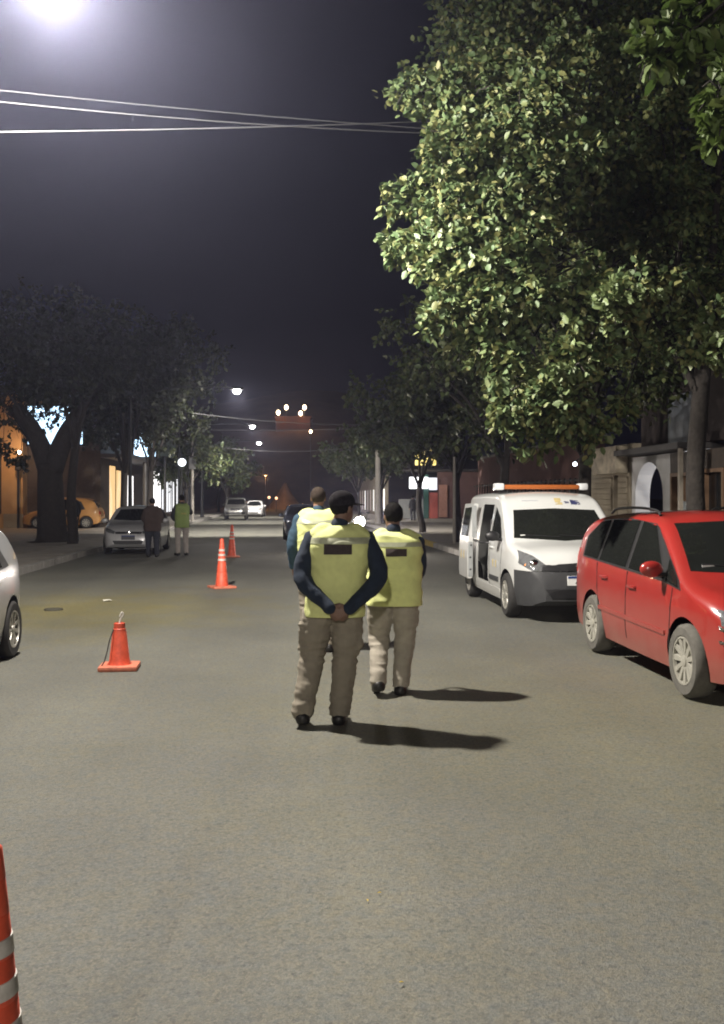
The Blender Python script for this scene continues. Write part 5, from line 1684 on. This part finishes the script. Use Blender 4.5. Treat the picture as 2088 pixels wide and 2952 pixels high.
# porch wall with arch
ar0, ar1, spring, rad = ya + 0.42, yb - 0.25, 1.62, 0
cyy, rad = (ar0 + ar1) / 2, (ar1 - ar0) / 2
n = 18
arch = [(cyy + rad * math.cos(math.pi * k / n), spring + rad * 0.95 * math.sin(math.pi * k / n)) for k in range(n + 1)]
outl = [(ya, 0), (ar0, 0), (ar0, spring)] + arch[::-1][1:-1] + [(ar1, spring), (ar1, 0), (yb, 0), (yb, 2.62), (ya, 2.62)]
b_ = bmesh.new()
f_ = b_.faces.new([b_.verts.new((0, y, z)) for y, z in outl])
ex = bmesh.ops.extrude_face_region(b_, geom=[f_])
bmesh.ops.translate(b_, vec=(0.38, 0, 0), verts=[v for v in ex['geom'] if isinstance(v, bmesh.types.BMVert)])
bmesh.ops.recalc_face_normals(b_, faces=b_.faces[:])
bmesh.ops.triangulate(b_, faces=[f for f in b_.faces if len(f.verts) > 4])
me = bpy.data.meshes.new('porch_wall'); b_.to_mesh(me); b_.free()
link('porch_wall', me, WHITEW, t)
MB().box(1.6, 1.75, ya - 0.1, yb + 0.1, 0, 2.7).build('back_wall', OCHRE, t)
dq = MB().box(1.5, 1.58, cyy - 0.1, cyy + 0.75, 0, 2.0).build('door', WOODF, t)
MB().box(1.46, 1.50, cyy + 0.0, cyy + 0.30, 0.3, 1.3).build('door_pane', lit('pale_pane', (0.5, 0.6, 0.9), 0.12), dq)
MB().box(1.0, 1.05, ar0 + 0.3, ar1 - 0.1, 1.25, 1.32).tube([(1.03, cyy - 0.5, 1.3), (1.03, cyy - 0.1, 2.1), (1.03, cyy + 0.3, 1.5), (1.03, cyy + 0.55, 2.0)], 0.035, 8).build('wooden_truss', WOODF, t)
point_light('porch_light', (0.85, ya + 0.6, 2.2), 60, (0.93, 0.95, 1.0), 0.06, t)
# lean-to lintel, upper wall and side windows
MB().box(-0.45, 1.75, RY(2010), yb + 0.1, 2.66, 2.80).build('lintel', ROOFM, t)
MB().box(0.25, 0.6, RY(2090), yb, 2.82, 4.4).build('upper_wall', mat('dark_render', (0.055, 0.042, 0.04), rough=0.9), t)
up = MB().box(0.18, 0.245, RY(2005), RY(1905), 2.85, 4.0).build('sign_panel', mat('pale_sign', (0.16, 0.18, 0.21), rough=0.4, var=0.3, scale=2), t)
ys0, ys1 = RY(2088) - 1.2, ya - 0.02
w = MB()
holes = []
k = RY(1995)
holes = [(RY(1962), RY(1935), 0.0, 2.15), (RY(2010), RY(1966), 0.75, 2.15), (RY(2088), RY(2022), 0.5, 2.2)]
facade(w, 0.0, 0.3, ys0, ys1, 0, 2.62, holes)
w.build('wall', DARKW, t)
for ya_, yb_, za_, zb_ in holes:
    wn = MB().box(0.14, 0.17, ya_ + 0.05, yb_ - 0.05, za_ + 0.05, zb_ - 0.05).build('window', WINDARK, t)
    for y_ in (ya_, yb_ - 0.07):
        MB().box(-0.03, 0.2, y_, y_ + 0.07, za_, zb_).build('frame_post', WOODF, wn)
    MB().box(-0.03, 0.2, ya_ + 0.071, yb_ - 0.071, zb_ - 0.08, zb_ - 0.001).build('frame_head', WOODF, wn)
MB().box(-0.08, -0.01, RY(2008), RY(1968), 0.05, 1.5).build('grey_board', GREYPN, t)
for px in (1962, 2016):
    MB().box(-0.42, -0.34, RY(px, BX - 0.38) - 0.05, RY(px, BX - 0.38) + 0.05, 0, 2.66).build('porch_post', mat('pale_post', (0.45, 0.40, 0.33), rough=0.7), t)

# right: beige shop with sign board
t = thing('shop_building', 'beige shop front with shutters and a sign board beyond the arch', 'building', (BX, 17.0, 0.13))
y0, y1 = yb + 0.02, RY(1690)
w = MB()
holes = [(RY(1780), RY(1768), 0, 2.2), (RY(1822) + 0.05, RY(1815), 0, 2.6)]
facade(w, 0.02, 0.3, y0, y1, 0, 3.0, holes)
w.build('wall', BEIGE, t)
for h in holes:
    MB().box(0.2, 0.24, h[0] + 0.01, h[1] - 0.01, 0, h[3]).build('dark_gap', DARKW, t)
for a, b in ((1812, 1782), (1766, 1700)):
    sh = MB()
    yA, yB = RY(a) + 0.05, RY(b) - 0.05
    for k in range(14):
        MB().box(-0.03, 0.015, yA, yB, 0.05 + k * 0.15, 0.185 + k * 0.15, bev=0.01).build('shutter_slat', BEIGE, t)
MB().box(-0.35, -0.02, RY(1813), RY(1742), 2.22, 2.95, bev=0.02).build('sign_board', mat('worn_sign', (0.46, 0.40, 0.30), rough=0.7, var=0.4, scale=3), t)

# right: long pinkish wall with fence posts behind the trees
t = thing('boundary_wall', 'long dull pink wall with dark railings behind the right hand trees', 'wall', (BX, 0, 0.13))
MB().box(0.3, 0.6, y1 + 17.05, 45.0, 0, 3.4).build('wall', PINK, t)
MB().box(0.24, 0.66, y1 + 17.05, 45.0, 3.4, 3.5).build('coping', M_KERB, t)
yy = y1 + 17.5
while yy < 44:
    MB().tube([(0, yy, 0), (0, yy, 2.2)], 0.03, 6).build('railing', M_BLACK, t)
    yy += 0.55
for z_ in (0.3, 2.1):
    MB().box(-0.02, 0.02, y1 + 17.3, 44.5, z_, z_ + 0.05).build('rail', M_BLACK, t)
lp = P(1658, 1338, 28)
t = thing('wall_lamp', 'small bluish wall lamp above the white van', 'lamp', lp)
MB().ball((0, 0, 0), 0.06).build('bulb', lit('bluish_bulb', (0.8, 0.9, 1.0), 12), t, True)
MB().tube([(0, 0, 0.05), (0.1, 0, 0.15), (max(0.3, BX + 0.3 - lp.x), 0, 0.15)], 0.015, 6).build('bracket', M_BLACK, t)

# right, beyond the side street: red and white shop with lit signs
q0 = P(1180, 1436, 74); q1 = P(1330, 1436, 74)
t = thing('corner_shop', 'red and white corner shop with lit white and yellow signs', 'building', (q0.x, q0.y, 0.13), -YAW)
def SX(px):
    return (px - 1180) / FPX * 74
w = MB()
w.box(SX(1222), SX(1236), 0, 0.4, 0, 3.4)
w.build('green_pier', GREENW, t)
MB().box(SX(1238), SX(1262), 0.05, 0.4, 0, 2.0).build('red_door', REDW, t)
MB().box(SX(1262), SX(1420), 0.1, 0.5, 0, 3.6).build('wall', PINK, t)
MB().box(SX(1266), SX(1290), -0.05, 0.09, 0.1, 2.6).build('salmon_panel', mat('salmon', (0.5, 0.26, 0.2), rough=0.8), t)
MB().box(SX(1150), SX(1221), 0.25, 0.5, 0, 1.5).build('grey_wall', mat('grey_render', (0.28, 0.29, 0.28), rough=0.9), t)
MB().box(SX(1150), SX(1420), 0.0, 3.0, 3.65, 3.8).build('roof', ROOFM, t)
MB().box(SX(1180), SX(1234), -0.25, -0.05, 2.3, 3.2, bev=0.05).build('lit_sign', lit('white_sign', (0.95, 0.97, 1.0), 3.0), t)
MB().box(SX(1237), SX(1260), -0.20, 0.0, 2.2, 3.15, bev=0.03).build('lit_panel', lit('white_sign2', (0.85, 0.88, 1.0), 1.1), t)
MB().box(SX(1196), SX(1256), -0.6, -0.4, 4.1, 5.4, bev=0.05).build('yellow_sign', lit('yellow_sign', (1.0, 0.75, 0.12), 1.6), t)
MB().tube([(SX(1226), -0.5, 3.7), (SX(1226), -0.5, 4.15)], 0.05, 8).build('sign_post', M_STEEL, t)
# right, farther: row of lit shop fronts seen past the pole
t = thing('shop_row', 'row of pale lit shop fronts far along the right pavement', 'building', (9.2, 84, 0.13))
w = MB()
hs = [(k * 3.2 + 0.4, k * 3.2 + 1.3, 0.3, 2.4) for k in range(9)]
facade(w, 0, 0.3, 0, 30, 0, 4.0, hs)
w.build('wall', BEIGE, t)
for k, h in enumerate(hs):
    MB().box(-0.012, 0.22, h[0] + 0.01, h[1] - 0.01, h[2], h[3]).build('shop_window', lit('warm_window' if k % 3 else 'white_window', (1.0, 0.8, 0.6) if k % 3 else (1, 0.97, 0.9), 0.22 if k % 3 else 1.3), t)

# left: ochre corner building, lit by its own warm lamp
q = P(66, 1436, 50)
t = thing('corner_building', 'ochre corner building at the left edge with a dark doorway', 'building', (q.x, q.y, 0.13), -YAW)
w = MB()
w.box(-1.65, 0, 0, 9, 0, 7.0)
w.box(-9, -1.66, 0.0, 9, 0, 7.0)
w.build('wall', OCHRE, t)
MB().box(-1.9, -1.12, -0.06, -0.004, 0.75, 4.6).build('shutter', DARKW, t)
MB().box(-1.0, 0.04, -0.05, -0.004, 0, 0.75).build('plinth', BEIGE, t)
MB().tube([(-0.12, -0.35, 0), (-0.12, -0.35, 3.3)], 0.06, 8).build('drainpipe', M_BLACK, t, True)
ll = MB().box(-0.25, 0.05, -0.5, -0.3, 3.0, 3.7, bev=0.04).build('wall_lantern', M_BLACK, t)
MB().ball((0.0, -0.52, 3.95), 0.085).build('lantern_bulb', lit('warm_bulb', (1.0, 0.9, 0.75), 20), ll, True)
point_light('lantern_light', (0.1, -1.6, 3.9), 130, (1.0, 0.62, 0.32), 0.1, t)
# left: forecourt kiosk behind the yellow car
q = P(60, 1436, 56)
t = thing('kiosk', 'brightly lit kiosk with warm windows behind the forked tree', 'building', (q.x, q.y, 0.13), -YAW)
def KX(px):
    return (px - 60) / FPX * 56
MB().box(KX(40), KX(330), 0.3, 3, 0, 3.2).build('wall', mat('cream', (0.6, 0.5, 0.36), rough=0.8), t)
MB().box(KX(30), KX(340), -0.4, 3, 3.2, 3.5).build('roof', ROOFM, t)
wa = MB().box(KX(58), KX(86), 0.22, 0.29, 0.4, 2.6).build('window', WINDARK, t)
MB().box(KX(60), KX(70), 0.15, 0.21, 0.1, 2.9).build('lit_strip', lit('white_strip', (1, 0.96, 0.92), 2.5), t)
MB().box(KX(88), KX(124), 0.22, 0.29, 0.3, 2.7).build('lit_window', lit('warm_lit', (1.0, 0.62, 0.25), 1.0), t)
MB().box(KX(240), KX(296), 0.22, 0.29, 0.9, 2.4).build('lit_window', lit('white_lit', (1.0, 0.97, 0.95), 2.2), t)
MB().box(KX(312), KX(328), 0.22, 0.29, 0.2, 3.0).build('lit_window', MATS['warm_lit'], t)
point_light('kiosk_light', (KX(170), -1.2, 3.0), 100, (1.0, 0.66, 0.34), 0.12, t)
# left: big LED screens behind the trees
for lab, px, py, d, w_, h_, es in (('big bluish white lit panel seen through the fork of the tree', 160, 1234, 44, 2.5, 1.75, 2.6), ('smaller bluish lit panel behind leaves left of the grey sign', 418, 1282, 58, 1.3, 1.7, 3.0)):
    q = P(px, py, d)
    t = thing('lit_billboard', lab, 'billboard', (q.x, q.y, 0.13), -YAW, 'lit billboards')
    MB().box(-w_ / 2, w_ / 2, -0.06, 0, q.z - h_ / 2, q.z + h_ / 2).build('screen', lit('led_screen_%d' % int(es * 10), (0.55, 0.78, 1.0), es), t)
    MB().box(-w_ / 2 - 0.1, w_ / 2 + 0.1, 0.001, 0.3, q.z - h_ / 2 - 0.1, q.z + h_ / 2 + 0.1).build('cabinet', M_BLACK, t)
    MB().lathe([(0.16, 0), (0.16, q.z - h_ / 2)], 12, Matrix.Translation((0, 0.15, 0))).build('post', M_STEEL, t)
q = P(476, 1288, 62)
t = thing('signboard', 'grey green sign board with an added faint glow on a post beside the lit panel', 'sign', (q.x, q.y, 0.13), -YAW)
MB().box(-0.65, 0.65, -0.06, 0.06, q.z - 0.75, q.z + 0.6, bev=0.02).build('board', mat('grey_green_glow', (0.10, 0.125, 0.115), rough=0.5, emit=(0.5, 0.62, 0.58), es=0.02), t)  # faint glow added to the board's material, no lamp in it
MB().lathe([(0.06, 0), (0.06, q.z - 0.7)], 10).build('post', M_STEEL, t)
# left: shops with lit windows along the pavement
t = thing('shop_row', 'left hand shop row with tall lit windows between dark posts', 'building', (-9.6, 52, 0.13))
w = MB()
def LY(px, X=-9.6):
    k = (px - CX) / FPX
    d = X / (k * math.cos(YAW) + math.sin(YAW))
    return -k * d * math.sin(YAW) + d * math.cos(YAW) - 52
hs = [(LY(316), LY(348), 0.3, 3.4), (LY(357), LY(384), 0.3, 3.0), (LY(443), LY(463), 0.6, 3.6)]
x0 = LY(466)
for k in range(9):
    a = x0 + k * 1.55
    hs.append((a + 0.25, a + 1.2, 0.4, 3.5))
facade(w, -0.3, 0.3, 0, x0 + 16, 0, 5.4, hs)
w.build('wall', DARKW, t)
for k, h in enumerate(hs):
    m_ = 'warm_lit' if k == 0 else 'white_lit'
    sw = MB().box(-0.2, 0.012, h[0] + 0.01, h[1] - 0.01, h[2], h[3]).build('shop_window', MATS[m_] if k < 3 else lit('shop_white', (0.92, 0.95, 1.0), 1.2), t)
    if k < 3:
        MB().box(0.013, 0.05, (h[0] + h[1]) / 2 - 0.05, (h[0] + h[1]) / 2 + 0.05, h[2], h[3]).build('mullion', M_BLACK, sw)
MB().box(0.0, 1.6, 0, x0 + 16, 3.75, 3.95).build('awning', ROOFM, t)
for k in range(8):
    yq = LY(440) + k * 2.2
    MB().tube([(1.45, yq, 0), (1.45, yq, 3.75)], 0.05, 8).build('awning_post', M_BLACK, t)
MB().box(-8, -0.31, 0, x0 + 16, 0, 5.0).build('rear_volume', DARKW, t)

# far: sodium lamps on a dark building at the hill, and the orange-lit mound at the street's end
SOD = (1.0, 0.48, 0.14)
q = P(843, 1205, 300)
t = thing('tower_building', 'dark brick building high on the hill with four orange lamps', 'building', (q.x, q.y, 0), -YAW)
def TX(px):
    return (px - 843) / FPX * 300
bz = q.z
MB().box(TX(795), TX(895), 0, 8, 8, bz).build('block', mat('far_brick', (0.12, 0.05, 0.035), rough=0.9, var=0.2, scale=0.5), t)
MB().box(TX(792), TX(898), -0.4, 8.4, bz, bz + 0.5).build('parapet', MATS['far_brick'], t)
for px, py in ((804, 1191), (827, 1176), (868, 1193), (879, 1176)):
    z_ = EYE - (py - HORIZON) / FPX * 300
    lm = MB().tube([(TX(px), -0.6, bz - 0.5), (TX(px), -1.6, z_)], 0.08, 6).build('lamp_arm', M_STEEL, t)
    MB().ball((TX(px), -1.7, z_), (0.6, 0.4, 0.8)).build('lamp_bulb', lit('sodium_bulb', (1.0, 0.72, 0.45), 14), lm, True, 180)
for px in (812, 874):
    point_light('sodium_light', (TX(px), -3.0, bz - 0.4), 260, SOD, 0.3, t)
q = P(896, 1244, 150)
t = thing('wall_lamp', 'single small orange lamp low on the right below the four', 'lamp', (q.x, q.y, 0))
MB().ball((0, 0, q.z), (0.22, 0.2, 0.3)).build('bulb', MATS['sodium_bulb'], t, True)
MB().lathe([(0.1, 0), (0.06, q.z - 0.2)], 8).build('post', M_STEEL, t)
# mound
q = P(812, 1436, 150)
mb = MB()
n1, n2 = 26, 14
for jj in range(n2 + 1):
    for ii in range(n1 + 1):
        u = ii / n1 * 2 - 1; v = jj / n2 * 2 - 1
        hgt = 4.6 * max(0, 1 - abs(u - 0.12) * 1.25) ** 1.7 * max(0, 1 - v * v) + 0.25 * noise.noise(Vector((u * 5, v * 5, 1)))
        mb.v.append((u * 4.6, v * 4, hgt))
for jj in range(n2):
    for ii in range(n1):
        k = jj * (n1 + 1) + ii
        mb.f.append((k, k + 1, k + n1 + 2, k + n1 + 1)); mb.m.append(0)
o = mb.build('earth_mound', mat('mound_earth', (0.32, 0.2, 0.1), rough=1.0, var=0.3, scale=1.0), None, True, 180)
o.location = (q.x, q.y, -0.1)
tag(o, 'pointed earth mound glowing orange at the end of the street', 'mound')
q2 = P(790, 1408, 138)
t = thing('sodium_lamp', 'orange lamp on a post before the mound at the street end', 'street lamp', (q2.x - 1.2, q2.y, 0))
MB().lathe([(0.1, 0), (0.06, 5.0)], 10).build('post', M_STEEL, t, True)
MB().ball((0, 0, 5.1), (0.3, 0.3, 0.2)).build('lamp_head', M_STEEL, t, True)
point_light('sodium_light', (0, 0, 4.75), 1900, SOD, 0.12, t)
for px, py, lab in ((776, 1434, 'left of two tiny orange lights at the street end'), (797, 1436, 'right of two tiny orange lights at the street end')):
    q3 = P(px, py, 120)
    t = thing('traffic_light', lab, 'lamp', (q3.x, q3.y, 0), 0, 'tiny lights at the street end')
    MB().tube([(0, 0, 0), (0, 0, q3.z - 0.1)], 0.04, 6).build('post', M_BLACK, t)
    MB().ball((0, 0, q3.z), 0.17).build('bulb', lit('orange_bulb', (1.0, 0.5, 0.25), 3), t, True)

# ------------------------------------------------------------------ haze volume added to imitate lens glare around the lamps
hz_ = MB().box(-190, 190, -50, 425, -1.8, 62).build('glare_haze', [])
hm = bpy.data.materials.new('glare_haze')
hm.use_nodes = True
tt = hm.node_tree
tt.nodes.clear()
out = tt.nodes.new('ShaderNodeOutputMaterial')
pv = tt.nodes.new('ShaderNodeVolumePrincipled')
pv.inputs['Color'].default_value = (0.66, 0.69, 1.0, 1)
pv.inputs['Density'].default_value = 0.00105
pv.inputs['Anisotropy'].default_value = 0.81
tt.links.new(pv.outputs[0], out.inputs['Volume'])
hz_.data.materials.append(hm)
hz_['kind'] = 'stuff'
